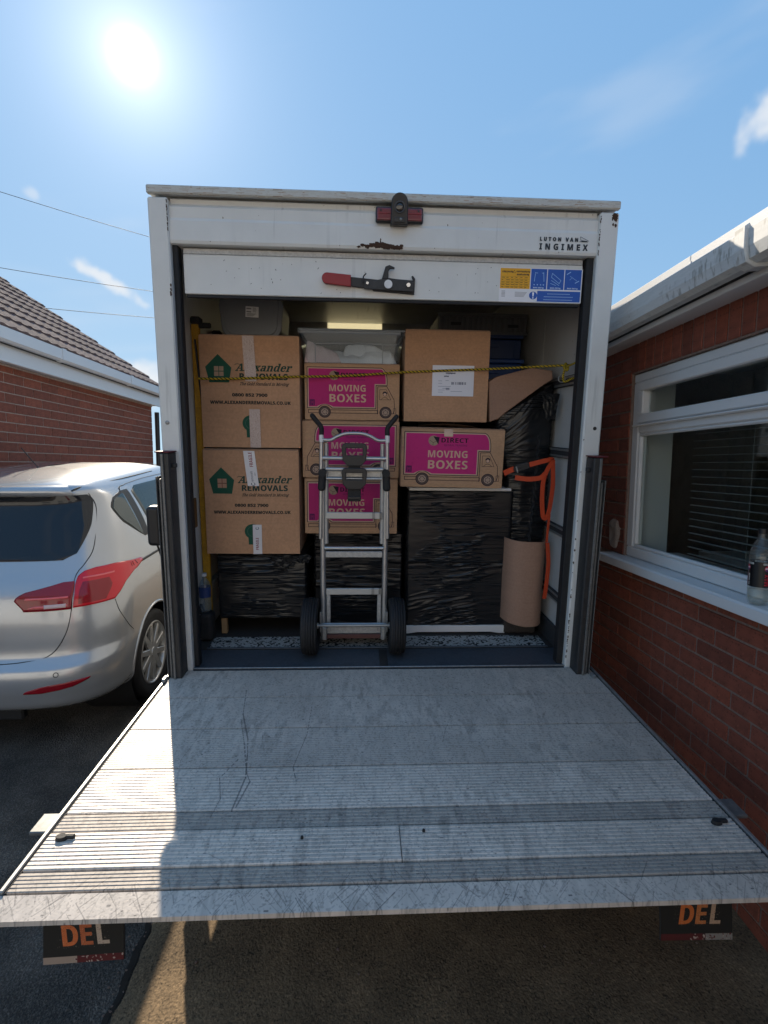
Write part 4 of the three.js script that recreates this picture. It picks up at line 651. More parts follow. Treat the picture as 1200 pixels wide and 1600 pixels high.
const alexTex = (seed, cross) => canvasTex(1024, 1156, (x, w, h) => {
  kraftGround(x, w, h, seed); const X = (a) => (a - 95) / 1005 * w, Y = (b) => (b - 165) / 1140 * h;   // laid out from the box in the photograph
  const green = '#1c5340', ink = '#2c2a26', poly = (p, c) => { x.fillStyle = c; x.beginPath(); p.forEach(([a, b], i) => i ? x.lineTo(X(a), Y(b)) : x.moveTo(X(a), Y(b))); x.closePath(); x.fill(); };
  poly([[280, 350], [415, 485], [388, 635], [186, 635], [150, 480]], green);
  for (const [a, b] of [[238, 472], [289, 472], [238, 526], [289, 526]]) poly([[a, b], [a + 45, b], [a + 45, b + 46], [a, b + 46]], cross ? '#b48a72' : '#ad927b');
  if (cross) { x.strokeStyle = '#8c3b32'; x.lineWidth = 5; x.beginPath(); x.moveTo(X(286), Y(472)); x.lineTo(X(286), Y(572)); x.moveTo(X(238), Y(522)); x.lineTo(X(334), Y(522)); x.stroke(); }
  const fit = (s, a, b, y, f, c, sx = 0) => { x.save(); x.font = f; x.fillStyle = c; const m = x.measureText(s).width, W = X(b) - X(a); x.translate(X(a), Y(y)); x.transform(W / m, 0, sx, 1, 0, 0); x.fillText(s, 0, 0); x.lineWidth = 3; x.strokeStyle = c; x.strokeText(s, 0, 0); x.restore(); };
  x.lineJoin = 'round'; fit('Alexander', 452, 1012, 516, 'italic bold 104px serif', '#1f4238', -0.12); x.strokeStyle = '#1f4238'; x.lineWidth = 5; x.beginPath(); x.moveTo(X(448), Y(455)); x.quadraticCurveTo(X(470), Y(438), X(505), Y(452)); x.stroke();
  fit('REMOVALS', 486, 984, 600, 'bold 84px sans-serif', '#1f3a34'); fit('The Gold Standard in Moving', 490, 985, 660, 'italic 40px serif', '#3f342e', -0.2);
  fit('0800 852 7900', 412, 772, 775, 'bold 44px sans-serif', ink); fit('WWW.ALEXANDERREMOVALS.CO.UK', 186, 1005, 853, 'bold 44px sans-serif', ink);
  x.fillStyle = green; x.beginPath(); x.ellipse(X(596), Y(1052), 88 * w / 1005, 84 * h / 1140, 0, 0, 7); x.fill(); poly([[545, 1100], [650, 1100], [640, 1200], [548, 1200]], green);
  x.strokeStyle = '#4f6f60'; x.lineWidth = 4; x.beginPath(); x.arc(X(596), Y(1052), 58, 0, 7); x.stroke();
});
const B1 = carton('cardboard_box', 'upper brown removals box with crinkled clear tape, top of the left stack', -0.866, -0.334, 1.106, 1.698, 2.82, 0.42, alexTex(301, false), { group: 'removals boxes with green house print', k: 1.0 });
const B2 = carton('cardboard_box', 'lower brown removals box with white fragile tape, on the black wrapped cabinet', -0.870, -0.345, 0.502, 1.092, 2.815, 0.42, alexTex(305, true), { group: 'removals boxes with green house print', k: 0.96 });
tape(B1, 0.236, 0.297, 0.355, 0.592, crinkle, -0.012, 0.1); tape(B1, 0.258, 0.316, 0.0, 0.208, crinkle, 0.0);
tape(B2, 0.232, 0.294, 0.392, 0.586, fragileTape(0), -0.022, 0.1); tape(B2, 0.262, 0.312, 0.0, 0.172, fragileTape(1), 0.002);

// moving boxes with a printed lorry; flip puts the cab on the left
const lorryTex = (seed, flip, k = 1) => canvasTex(1024, 612, (x, w, h) => {
  kraftGround(x, w, h, seed, [202, 160, 124]); const X = (a) => (flip ? 1190 - a : a) , A = (a) => (X(a) - 95) / 1005 * w, Y = (b) => (b - 515) / 600 * h;
  const mag = css([190 * k, 42 * k, 114 * k]), ink = '#30222c', tan = '#d6b096';
  const path = (p, close = true) => { x.beginPath(); p.forEach((q, i) => q.length === 2 ? (i ? x.lineTo(A(q[0]), Y(q[1])) : x.moveTo(A(q[0]), Y(q[1]))) : x.quadraticCurveTo(A(q[0]), Y(q[1]), A(q[2]), Y(q[3]))); if (close) x.closePath(); };
  const body = (o) => [[122 + o, 548 + o], [905, 548 + o], [965 - o, 575 + o, 968 - o, 690], [968 - o, 735 - o], [850 - o, 735 - o], [850 - o, 988 - o], [385 + o, 988 - o], [300, 905 + o, 236 - o, 988 - o], [122 + o, 988 - o]];
  x.lineJoin = 'round'; path(body(0)); x.fillStyle = '#c9a991'; x.fill(); x.lineWidth = 7; x.strokeStyle = ink; x.stroke(); path(body(13)); x.fillStyle = mag; x.fill();
  const r = rng(seed + 1); for (let i = 0; i < 300; i++) { x.fillStyle = `rgba(${r() > 0.5 ? '205,90,150' : '110,20,80'},${0.10 * r()})`; x.fillRect(A(130) * 0 + r() * w * 0.75, Y(560) + r() * Y(960) * 0.9, 2 + 30 * r() * r(), 2 + 60 * r() * r()); }
  path(body(13)); x.lineWidth = 3; x.strokeStyle = '#d9bba6'; x.stroke();
  const box = (a, b, c, d) => x.strokeRect(Math.min(A(a), A(c)), Y(b), Math.abs(A(c) - A(a)), Y(d) - Y(b)); x.strokeStyle = ink; x.lineWidth = 6; box(132, 1008, 872, 1042);
  path([[868, 1050], [868, 750], [965, 745], [1045, 890], [1052, 1000], [1040, 1042], [1015, 1042]], false); x.stroke(); path([[890, 780], [960, 780], [1010, 890], [890, 890]]); x.lineWidth = 4; x.stroke(); box(1038, 985, 1066, 1042);
  x.fillStyle = ink; x.beginPath(); x.arc(A(945), Y(825), 26, Math.PI, 0); x.fill(); x.lineWidth = 4; x.beginPath(); x.arc(A(945), Y(832), 18, 0, 7); x.fillStyle = tan; x.fill(); x.stroke(); x.beginPath(); x.moveTo(A(905), Y(888)); x.quadraticCurveTo(A(945), Y(840), A(985), Y(888)); x.stroke();
  for (const a of [305, 955]) { x.beginPath(); x.arc(A(a), Y(1030), 62, 0, 7); x.fillStyle = '#5a4a44'; x.fill(); x.lineWidth = 8; x.strokeStyle = ink; x.stroke(); x.beginPath(); x.arc(A(a), Y(1030), 42, 0, 7); x.fillStyle = '#b09682'; x.fill(); x.lineWidth = 4; x.stroke(); for (let i = 0; i < 8; i++) { x.beginPath(); x.arc(A(a) + 24 * Math.cos(i * 0.785), Y(1030) + 24 * Math.sin(i * 0.785), 4, 0, 7); x.stroke(); } }
  const T = (a) => (a + (flip ? 40 : 0) - 95) / 1005 * w, fit = (s, a, b, y, f, c) => { x.save(); x.font = f; x.fillStyle = c; const m = x.measureText(s).width; x.translate(T(a), Y(y)); x.scale((T(b) - T(a)) / m, 1); x.fillText(s, 0, 0); x.restore(); };
  fit('DIRECT', 472, 745, 652, 'bold 66px sans-serif', '#2a1626'); fit('GLOBAL TRADING', 505, 735, 688, 'bold 26px sans-serif', '#7d1e5b'); fit('MOVING', 345, 748, 805, 'bold 100px sans-serif', tan); fit('BOXES', 345, 752, 922, 'bold 122px sans-serif', tan);
  x.fillStyle = '#a89078'; x.beginPath(); x.arc(T(405), Y(635), 52, 0, 7); x.fill(); x.fillStyle = '#2a1626'; x.beginPath(); x.moveTo(T(400), Y(590)); x.lineTo(T(462), Y(600)); x.lineTo(T(450), Y(672)); x.lineTo(T(425), Y(630)); x.fill(); x.strokeStyle = '#5c4c40'; x.lineWidth = 4; x.beginPath(); x.moveTo(T(365), Y(630)); x.lineTo(T(400), Y(655)); x.lineTo(T(435), Y(640)); x.moveTo(T(400), Y(655)); x.lineTo(T(398), Y(682)); x.stroke();
  x.fillStyle = '#5b1a52'; x.fillRect(Math.min(A(146), A(200)), Y(896), Math.abs(A(200) - A(146)), Y(962) - Y(896)); x.fillStyle = mag; const c = (A(146) + A(200)) / 2; x.fillRect(c - 15, Y(908), 5, 52); x.fillRect(c + 9, Y(908), 5, 52); x.fillRect(c - 3, Y(915), 6, 22);
});
const ltA = lorryTex(311, false), ltB = lorryTex(317, true), gp = 'moving boxes with a printed pink lorry';
const L1 = carton('cardboard_box', 'pink printed moving box under the clear plastic tub', -0.312, 0.214, 1.264, 1.566, 2.86, 0.36, ltA, { group: gp, k: 0.95 });
const L2 = carton('cardboard_box', 'pink printed moving box behind the top of the sack truck, lorry cab on its left', -0.328, 0.218, 0.940, 1.256, 2.86, 0.36, ltB, { group: gp, k: 0.92 });
const L3 = carton('cardboard_box', 'lowest pink printed moving box behind the middle of the sack truck', -0.320, 0.214, 0.612, 0.932, 2.865, 0.36, lorryTex(323, false, 0.95), { group: gp, k: 0.95 });
const L4 = carton('cardboard_box', 'pink printed moving box with bulging lid, under the plain brown box on the right', 0.224, 0.803, 0.895, 1.222, 2.80, 0.40, lorryTex(331, false, 1.05), { group: gp, k: 0.95, roll: -0.012 });
void L1; void L2; void L3;
{ const c = L4, g = grid(24, 6, (s, q) => { const x = 2 * s - 1; return [x * (c.W / 2 - 0.005), c.H + 0.004 + 0.024 * Math.max(0, 1 - ((x + 0.15) / 0.75) ** 2) * (1 - 0.6 * q), q * 0.18]; }); c.t.geo('lid_flap', g, std({ color: lin(0.40, 0.275, 0.19), map: kraftTex, roughness: 0.85, side: THREE.DoubleSide }));
  const clear = phys({ color: lin(0.62, 0.42, 0.34), roughness: 0.22, clearcoat: 0.6, map: kraftTex }); tape(c, 0.235, 0.285, 0.285, 0.326, clear, 0.0); }

// plain brown box with a paper sheet taped on
const plainTex = canvasTex(1024, 1060, (x, w, h) => { kraftGround(x, w, h, 341, [205, 158, 122]); x.fillStyle = 'rgba(110,80,60,.25)'; x.fillRect(0, 0, w, 5); });
const C = carton('cardboard_box', 'plain brown box with a white paper label, right of the clear tub', 0.240, 0.708, 1.262, 1.752, 2.84, 0.42, plainTex, { k: 1.0 });
{
  const paper = canvasTex(760, 540, (x, w, h) => { x.fillStyle = '#e9e9f2'; x.fillRect(0, 0, w, h); x.fillStyle = '#2d3550'; const sr = rng(7); for (const [a0, a1, y0, hh] of [[240, 410, 124, 26], [212, 300, 180, 22]]) for (let q = a0; q < a1; q += 15) { x.fillRect(q, y0 + 4 * sr(), 10 + 3 * sr(), hh - 6 * sr()); } x.fillStyle = '#9aa0b4'; for (const [a, b, l] of [[110, 270, 70], [240, 262, 60], [110, 312, 70], [110, 366, 230], [190, 404, 120], [110, 430, 120], [340, 452, 210], [110, 468, 90]]) x.fillRect(a, b, l, 7); x.fillStyle = '#5c6276'; const r = rng(2); for (let i = 348; i < 616; i += 5) if (r() > 0.28) x.fillRect(i, 290, 2 + 3 * r(), 46); x.fillStyle = '#6a7086'; for (let i = 0; i < 3; i++) x.fillRect(250, 396 + i * 14, 70, 8); });
  const g = grid(8, 6, (s, q) => { const x = lerp(0.152, 0.384, s) - C.W / 2, y = lerp(0.140, 0.305, q), b = C.sag * (1 - (2 * x / C.W) ** 2) * (1 - (2 * y / C.H - 1) ** 2); return [x, y, -0.0112 - b - 0.0008 * fbm(s * 3, q * 3, 2, 5)]; });
  C.t.geo('paper_label', g, std({ map: paper, roughness: 0.7, color: lin(0.95, 0.95, 0.95) }));
}

// ---------------------------------------------------------------- black stretch-wrapped furniture
const filmBump = dataTex(1024, 1024, (x, y) => { const s = fbm(x * 4, y * 70, 3, 401, 4, 70), q = fbm(x * 9, y * 26, 2, 403, 9, 26), m = fbm(x * 3, y * 5, 3, 405, 3, 5); return clamp(0.2 + 0.75 * sstep(0.86, 0.99, 1 - Math.abs(2 * s - 1)) * sstep(0.38, 0.52, m) + 0.15 * q); }, false, [1.1, 1.3]);
M.film = phys({ color: lin(0.009, 0.0092, 0.0105), roughness: 0.33, bumpMap: filmBump, bumpScale: 0.011, specularIntensity: 1 });
function wrapped(W, H, D, seed, bands) {              // pulled film: ridges run across the front, at another slant in each band
  const g = new THREE.BoxGeometry(W, H, D, 46, Math.round(H * 190), 10), p = g.attributes.position;
  for (let i = 0; i < p.count; i++) {
    const x = p.getX(i), y = p.getY(i), z = p.getZ(i), v = y / H + 0.5, b = bands.find((q) => v <= q[0]) || bands[bands.length - 1];
    const along = Math.abs(Math.abs(x) - W / 2) < 1e-6 ? z : x, q = y + b[1] * along, ridge = 1 - Math.abs(2 * fbm(along * 3.2 + seed, q * 42 + seed * 3, 3, 411 + seed) - 1);
    const amp = (0.0065 * sstep(0.72, 1, ridge) * sstep(0.40, 0.62, fbm(along * 4 + seed, q * 7, 2, 417 + seed)) + 0.008 * (fbm(x * 5, y * 5, 2, 413 + seed) - 0.5)) * (b[2] ?? 1), rx = Math.max(0, Math.abs(x) - W / 2 + 0.012), ry = Math.max(0, Math.abs(y) - H / 2 + 0.012);
    if (z > D / 2 - 1e-6) p.setZ(i, z + amp - 8 * (rx * rx + ry * ry) * 1.5); else if (Math.abs(Math.abs(x) - W / 2) < 1e-6) p.setX(i, x + Math.sign(x) * amp);
  }
  g.deleteAttribute('normal'); g.deleteAttribute('uv'); const m = mergeVertices(g, 1e-5); m.computeVertexNormals(); return uvSmooth(m);
}
const tail = (seed, w, h) => { const g = grid(14, 12, (s, q) => [(s - 0.5) * w * (1 - 0.4 * q), -q * h + 0.02 * (fbm(s * 5 + seed, q * 3, 2, seed) - 0.5), -0.012 * Math.abs(fbm(s * 9 + seed, q * 7, 3, seed + 1) * 2 - 1) - 0.004]); return g; };
{
  const film2 = M.film.clone(); film2.side = THREE.DoubleSide;
  const a = new Thing('wrapped_cabinet', 'small cabinet in black stretch wrap on wooden legs, under the lower removals box', 'wrapped furniture', V, [-0.57, 0, 2.84]);
  a.geo('wrapping', wrapped(0.51, 0.385, 0.4, 3, [[0.06, 0, 1.4], [0.7, 0.02, 1], [1, -0.06, 1.3]]), M.film).position.set(0, 0.295, -0.2);
  a.geo('film_tail', tail(5, 0.18, 0.07), film2).position.set(0.13, 0.485, 0.004); a.geo('film_tail', tail(9, 0.10, 0.05), film2).position.set(0.24, 0.49, 0.0);
  const wood = std({ color: lin(0.38, 0.24, 0.12), map: kraftTex, roughness: 0.6 }); for (const [x, z] of [[-0.235, 0.03], [0.235, 0.03], [-0.235, 0.36], [0.235, 0.36]]) a.box('leg', -0.57 + x - 0.016, -0.57 + x + 0.016, 0.001, 0.105, 2.84 + z - 0.016, 2.84 + z + 0.016, wood, 0.002);
  const b = new Thing('wrapped_cabinet', 'drawer unit in black stretch wrap on a white plinth, right of the sack truck', 'wrapped furniture', V, [0.58, 0, 2.84]);
  b.geo('wrapping', wrapped(0.615, 0.425, 0.42, 11, [[0.5, -0.22, 1], [1, -0.10, 0.8]]), M.film).position.set(0, 0.655, -0.21); b.geo('wrapping', wrapped(0.612, 0.395, 0.42, 23, [[0.75, -0.24, 1.1], [1, -0.14, 1]]), M.film).position.set(0.002, 0.243, -0.214);
  const pl = prism([[-0.302, 0], [-0.285, 0], [-0.235, 0.008], [0.215, 0.008], [0.265, 0], [0.302, 0], [0.302, 0.05], [-0.302, 0.05]], 0.02, 0.002); b.geo('plinth', pl, M.upvc).position.set(0, 0.001, 0.004); b.geo('plinth', chamfer(0.60, 0.04, 0.38, 0.002), M.upvc).position.set(0, 0.021, -0.215);
  b.geo('top_board', chamfer(0.60, 0.018, 0.40, 0.003), M.upvc).position.set(0, 0.877, -0.212);
  const c = new Thing('wrapped_cabinet', 'low unit in black stretch wrap behind the sack truck rungs', 'wrapped furniture', V, [-0.01, 0, 2.93]);
  c.geo('wrapping', wrapped(0.53, 0.59, 0.38, 31, [[0.45, 0.10, 1], [0.8, 0.06, 1.2], [1, 0.03, 1]]), M.film).position.set(0, 0.301, -0.19); c.geo('film_tail', tail(15, 0.3, 0.05), film2).position.set(0.1, 0.605, 0.006);
}
// tall leaning bundle on the right: card at its foot and head, black film between, orange ratchet strap round it
{
  const t = new Thing('wrapped_bundle', 'tall black wrapped bundle with brown card foot and slanted card head, right wall', 'wrapped furniture', V, [0.96, 0, 2.78]);
  const card = M.kraft(0.72, 0.03);
  const film2 = M.film.clone(); film2.side = THREE.DoubleSide; film2.bumpScale = 0.006;
  // film body with a sloped top
  const body = new THREE.BoxGeometry(0.26, 1.0, 0.4, 22, 200, 6), p = body.attributes.position;
  for (let i = 0; i < p.count; i++) { let x = p.getX(i) / 0.26, y = p.getY(i) + 0.5, z = p.getZ(i); const topv = 1.30 + 0.74 * (x * 0.26 + 0.115), v = lerp(0.40, topv, y), l = lerp(-0.10, -0.185, sstep(0.55, 1, y)), q = fbm(x * 3 + 2, (v - 0.45 * x * sstep(0.7, 1, y)) * 40, 3, 431), am = 0.010 * Math.max(0, 1 - Math.abs(2 * q - 1) - 0.5) + 0.014 * (fbm(x * 4, v * 5, 2, 433) - 0.5); const U = lerp(l, 0.128, x + 0.5); p.setXYZ(i, U + (Math.abs(Math.abs(x) - 0.5) < 1e-6 ? Math.sign(x) * am : 0), v, z - 0.27 + (z > 0.199 ? am + 0.03 * (1 - 4 * x * x) - 0.02 : 0)); }
  body.deleteAttribute('normal'); body.deleteAttribute('uv'); const bm = mergeVertices(body, 1e-5); bm.computeVertexNormals(); t.geo('wrapping', uvSmooth(bm), M.film);
  t.geo('film_tail', tail(41, 0.10, 0.14), film2).position.set(0.085, 1.42, 0.0);
  // bright pulled seam of film down the front
  const seam = []; for (let i = 0; i < 34; i++) { const q = i / 33; seam.push([-0.005 + 0.02 * q + 0.006 * Math.sin(i * 2.3), lerp(0.60, 1.20, q), -0.055 - 0.004 * Math.cos(i * 1.7)]); }
  t.geo('film_seam', tube(seam, 0.007, 150, 6), phys({ color: lin(0.035, 0.035, 0.037), roughness: 0.25, bumpMap: fineBump, bumpScale: 0.01 }));
  // foot: rounded sleeve of card
  const sl = grid(40, 10, (s, q) => { const a = lerp(-0.02, Math.PI + 0.02, s), n = 2.6, cx = Math.cos(a), sx = Math.sin(a), ex = -Math.sign(cx) * (Math.abs(cx) ** (2 / n)) * 0.122, ez = -(Math.abs(sx) ** (2 / n)) * 0.16; return [ex + 0.01 + 0.004 * (fbm(s * 4, q * 4, 2, 9) - 0.5), lerp(0.085 - 0.03 * (1 - s) * 0 + 0.018 * (ex < 0 ? -ex / 0.12 : 0), 0.595 + 0.015 * (0.5 - s), q), ez + 0.105]; }, (s, q) => [s * 0.6, q * 0.5]);
  const cd = card.clone(); cd.side = THREE.DoubleSide; t.geo('card_sleeve', sl, cd);
  const cap = new THREE.Shape(); cap.absellipse(0.01, -0.105, 0.118, 0.155, 0, 7); const cpg = new THREE.ExtrudeGeometry(cap, { depth: 0.05, bevelEnabled: false }); cpg.rotateX(-Math.PI / 2); cpg.translate(0, 0.035, 0); void cpg;
  t.geo('foot_block', chamfer(0.20, 0.085, 0.22, 0.01), M.floor).position.set(0.01, 0.043, -0.16);
  // head: slanted tray of card over the film
  const hd = prism([[-0.246, 1.485], [-0.20, 1.515], [-0.006, 1.566], [0.112, 1.551], [0.115, 1.505], [0.056, 1.466], [-0.138, 1.321], [-0.184, 1.281], [-0.231, 1.266]], 0.34, 0.004); hd.translate(0, 0, -0.065); t.geo('card_head', hd, card);
  // ratchet strap
  const org = std({ color: lin(0.55, 0.06, 0.014), roughness: 0.6, bumpMap: fineBump, bumpScale: 0.001 }), b = t.b, R = (n, pts, wd = 0.026) => { const m = t.geo(n, ribbon(pts.map(([u, v, w]) => [u - b[0], v - b[1], w - b[2]]), wd, 0.003, [0.2, 0, -1]), org); return m; };
  R('strap', [[0.79, 0.985, 2.72], [0.83, 1.005, 2.715], [0.845, 1.01, 2.712]], 0.030); R('strap', [[0.925, 1.035, 2.705], [0.985, 1.052, 2.70], [1.04, 1.064, 2.705], [1.066, 1.06, 2.72]]);
  R('strap', [[1.052, 1.064, 2.70], [1.062, 0.93, 2.70], [1.055, 0.81, 2.70], [1.04, 0.74, 2.70], [1.018, 0.75, 2.697], [1.004, 0.85, 2.694], [1.005, 0.95, 2.694], [1.028, 1.02, 2.694], [1.05, 1.05, 2.694]]);
  R('strap', [[1.012, 0.99, 2.69], [0.985, 0.965, 2.69], [0.92, 0.957, 2.69], [0.845, 0.965, 2.69]]); R('strap', [[1.056, 0.76, 2.705], [1.052, 0.66, 2.703], [1.050, 0.60, 2.70]], 0.014); R('strap', [[1.050, 0.60, 2.69], [1.052, 0.50, 2.66], [1.047, 0.40, 2.65], [1.040, 0.285, 2.652]], 0.024);
  const bk = t.geo('buckle', chamfer(0.085, 0.032, 0.022, 0.004), M.mast); bk.position.set(0.882 - b[0], 1.018 - b[1], -(2.705 - b[2])); bk.rotation.z = 0.32; t.geo('buckle_bar', rod([-0.03, -0.016, -0.014], [-0.03, 0.018, -0.014], 0.005, 8), M.steel, bk); t.geo('buckle_handle', chamfer(0.07, 0.02, 0.006, 0.002), M.mast, bk).position.set(0.0, 0.014, 0.014);
}
// ---------------------------------------------------------------- clear tub of white linen on the middle stack
{
  const t = new Thing('storage_tub', 'clear plastic tub of folded white linen with a grey rim, on the middle stack', 'storage tub', V, [-0.052, 1.570, 2.86]);
  const clear = phys({ color: lin(0.80, 0.86, 0.90), transmission: 0.92, thickness: 0, roughness: 0.12, ior: 1.45, side: THREE.DoubleSide });
  const H = 0.165, wb = 0.268, wt = 0.288, d = 0.38, ring = (q, k = 1) => { const W = lerp(wb, wt, q) * k, D0 = lerp(0.012, 0, q), D1 = lerp(d - 0.012, d, q), r = 0.04, pts = []; for (const [cx, cz, a0] of [[W - r, D0 + r, -0.5], [W - r, D1 - r, 0], [-W + r, D1 - r, 0.5], [-W + r, D0 + r, 1]]) for (let i = 0; i <= 6; i++) { const a = (a0 + i / 12) * Math.PI; pts.push([cx + r * Math.cos(a), cz + r * Math.sin(a)]); } return pts; };
  const N = 28, wall = grid(N, 8, (s, q) => { const R = ring(q), p = R[Math.min(N, Math.round(s * N)) % R.length]; return [p[0], q * H, p[1]]; }); t.geo('tub_wall', wall, clear);
  t.geo('tub_base', chamfer(2 * wb - 0.01, 0.003, d - 0.03, 0.001), clear).position.set(0, 0.003, -d / 2);
  const rp = ring(1).map(([x, z]) => [x, H, z]); const rim = tube(rp.filter((_, i) => i % 2 === 0), 0.010, 120, 8, true, 0.3); rim.translate(0, 0, 0); const grey = std({ color: lin(0.30, 0.33, 0.36), roughness: 0.35 }); t.geo('rim', uvSmooth(rim), grey);
  t.geo('lid', chamfer(2 * wt + 0.012, 0.012, d + 0.015, 0.005), grey).position.set(0, H + 0.012, -d / 2);
  const rec = [[-0.20, 0.0, -0.002], [-0.20, 0.085, -0.001], [-0.19, 0.10, 0], [0.16, 0.10, 0], [0.17, 0.085, -0.001], [0.17, 0.0, -0.002]].map(([x, y, z]) => [x, y + 0.004, z + 0.004 * (1 - y / 0.165) * 3 - 0.006]); t.geo('moulded_panel', tube(rec, 0.0025, 60, 6, false, 0.1), grey);
  const l = new Thing('bed_linen', 'crumpled white and pink bed linen inside the clear tub', 'linen', V, [-0.052, 1.576, 2.88]);
  const cloth = (c) => std({ color: c, roughness: 0.9, side: THREE.DoubleSide, bumpMap: fineBump, bumpScale: 0.002 });
  const heap = (u0, u1, d0, d1, h, seed, f) => grid(90, 44, (s, q) => { const x = lerp(u0, u1, s), z = lerp(d0, d1, q), e = Math.min(1, 14 * Math.min(s, 1 - s)) * Math.min(1, 7 * q), n = 1 - Math.abs(2 * fbm(x * 11 + seed, z * 12 + x * 6, 3, seed) - 1); return [x, (h * f(s) + 0.045 * (n - 0.6)) * Math.sqrt(Math.max(0, e)), z]; });
  l.geo('sheet', heap(-0.235, 0.25, 0.0, 0.32, 0.062, 5, (s) => 0.9 + 0.15 * Math.sin(s * 9)), cloth(lin(0.68, 0.70, 0.74)));
  l.geo('pillowcase', heap(-0.262, -0.06, -0.006, 0.2, 0.095, 15, (s) => 1.15 - 0.8 * s), cloth(lin(0.70, 0.55, 0.56)));
  l.geo('towel', heap(-0.06, 0.22, 0.03, 0.25, 0.098, 25, (s) => 0.65 + 0.35 * Math.sin(s * 3.1 + 0.4)), cloth(lin(0.72, 0.73, 0.76)));
}
// grey lidded bin lying on the left stack
{
  const t = new Thing('storage_bin', 'grey plastic bin lying on its side above the left stack, lid facing out', 'storage bin', V, [-0.61, 1.705, 2.93]);
  const m = std({ color: lin(0.17, 0.18, 0.19), roughness: 0.45, bumpMap: fineBump, bumpScale: 0.0006 });
  const sh = (k, r) => { const s = new THREE.Shape(), x0 = -0.165 * k, x1 = 0.172 * k, y1 = 0.225, y0 = 0.006 + (1 - k) * 0.1; s.moveTo(x0 + 0.012 + r, y0); s.lineTo(x1 - 0.012 - r, y0); s.quadraticCurveTo(x1 - 0.012, y0, x1 - 0.009, y0 + r); s.lineTo(x1, y1 - r); s.quadraticCurveTo(x1, y1, x1 - r, y1); s.lineTo(x0 + r, y1); s.quadraticCurveTo(x0, y1, x0, y1 - r); s.lineTo(x0 + 0.009, y0 + r); s.quadraticCurveTo(x0 + 0.012, y0, x0 + 0.012 + r, y0); return s; };
  const ex = (s, d, z, b) => { const g = new THREE.ExtrudeGeometry(s, { depth: d, bevelEnabled: true, bevelSize: b, bevelThickness: b, bevelSegments: 3, curveSegments: 10 }); g.translate(0, 0, z - d); return uvBox(g); };
  t.geo('lid', ex(sh(1, 0.06), 0.02, 0, 0.006), m); t.geo('lid_panel', ex(sh(0.88, 0.055), 0.006, 0.009, 0.003), m); t.geo('bin_body', ex(sh(0.94, 0.055), 0.30, -0.03, 0.004), m);
  const lab = canvasTex(256, 200, (x, w, h) => { x.fillStyle = '#e6e6e4'; x.fillRect(0, 0, w, h); x.fillStyle = '#4a4a4a'; x.font = 'bold 30px sans-serif'; for (let i = 0; i < 5; i++) { x.fillRect(20 + i * 19, 32, 14, 22); x.fillRect(20 + i * 19, 90, 14, 22); } for (let i = 0; i < 5; i++) x.fillRect(140, 22 + i * 18, 60 + 8 * (i % 3), 6); for (let i = 0; i < 4; i++) x.fillRect(20, 130 + i * 15, 190 - 20 * i, 6); });
  const q = t.geo('label', new THREE.PlaneGeometry(0.071, 0.056), std({ map: lab, roughness: 0.6 })); q.position.set(0.01, 0.136, 0.0135); q.rotation.z = -0.05;
}
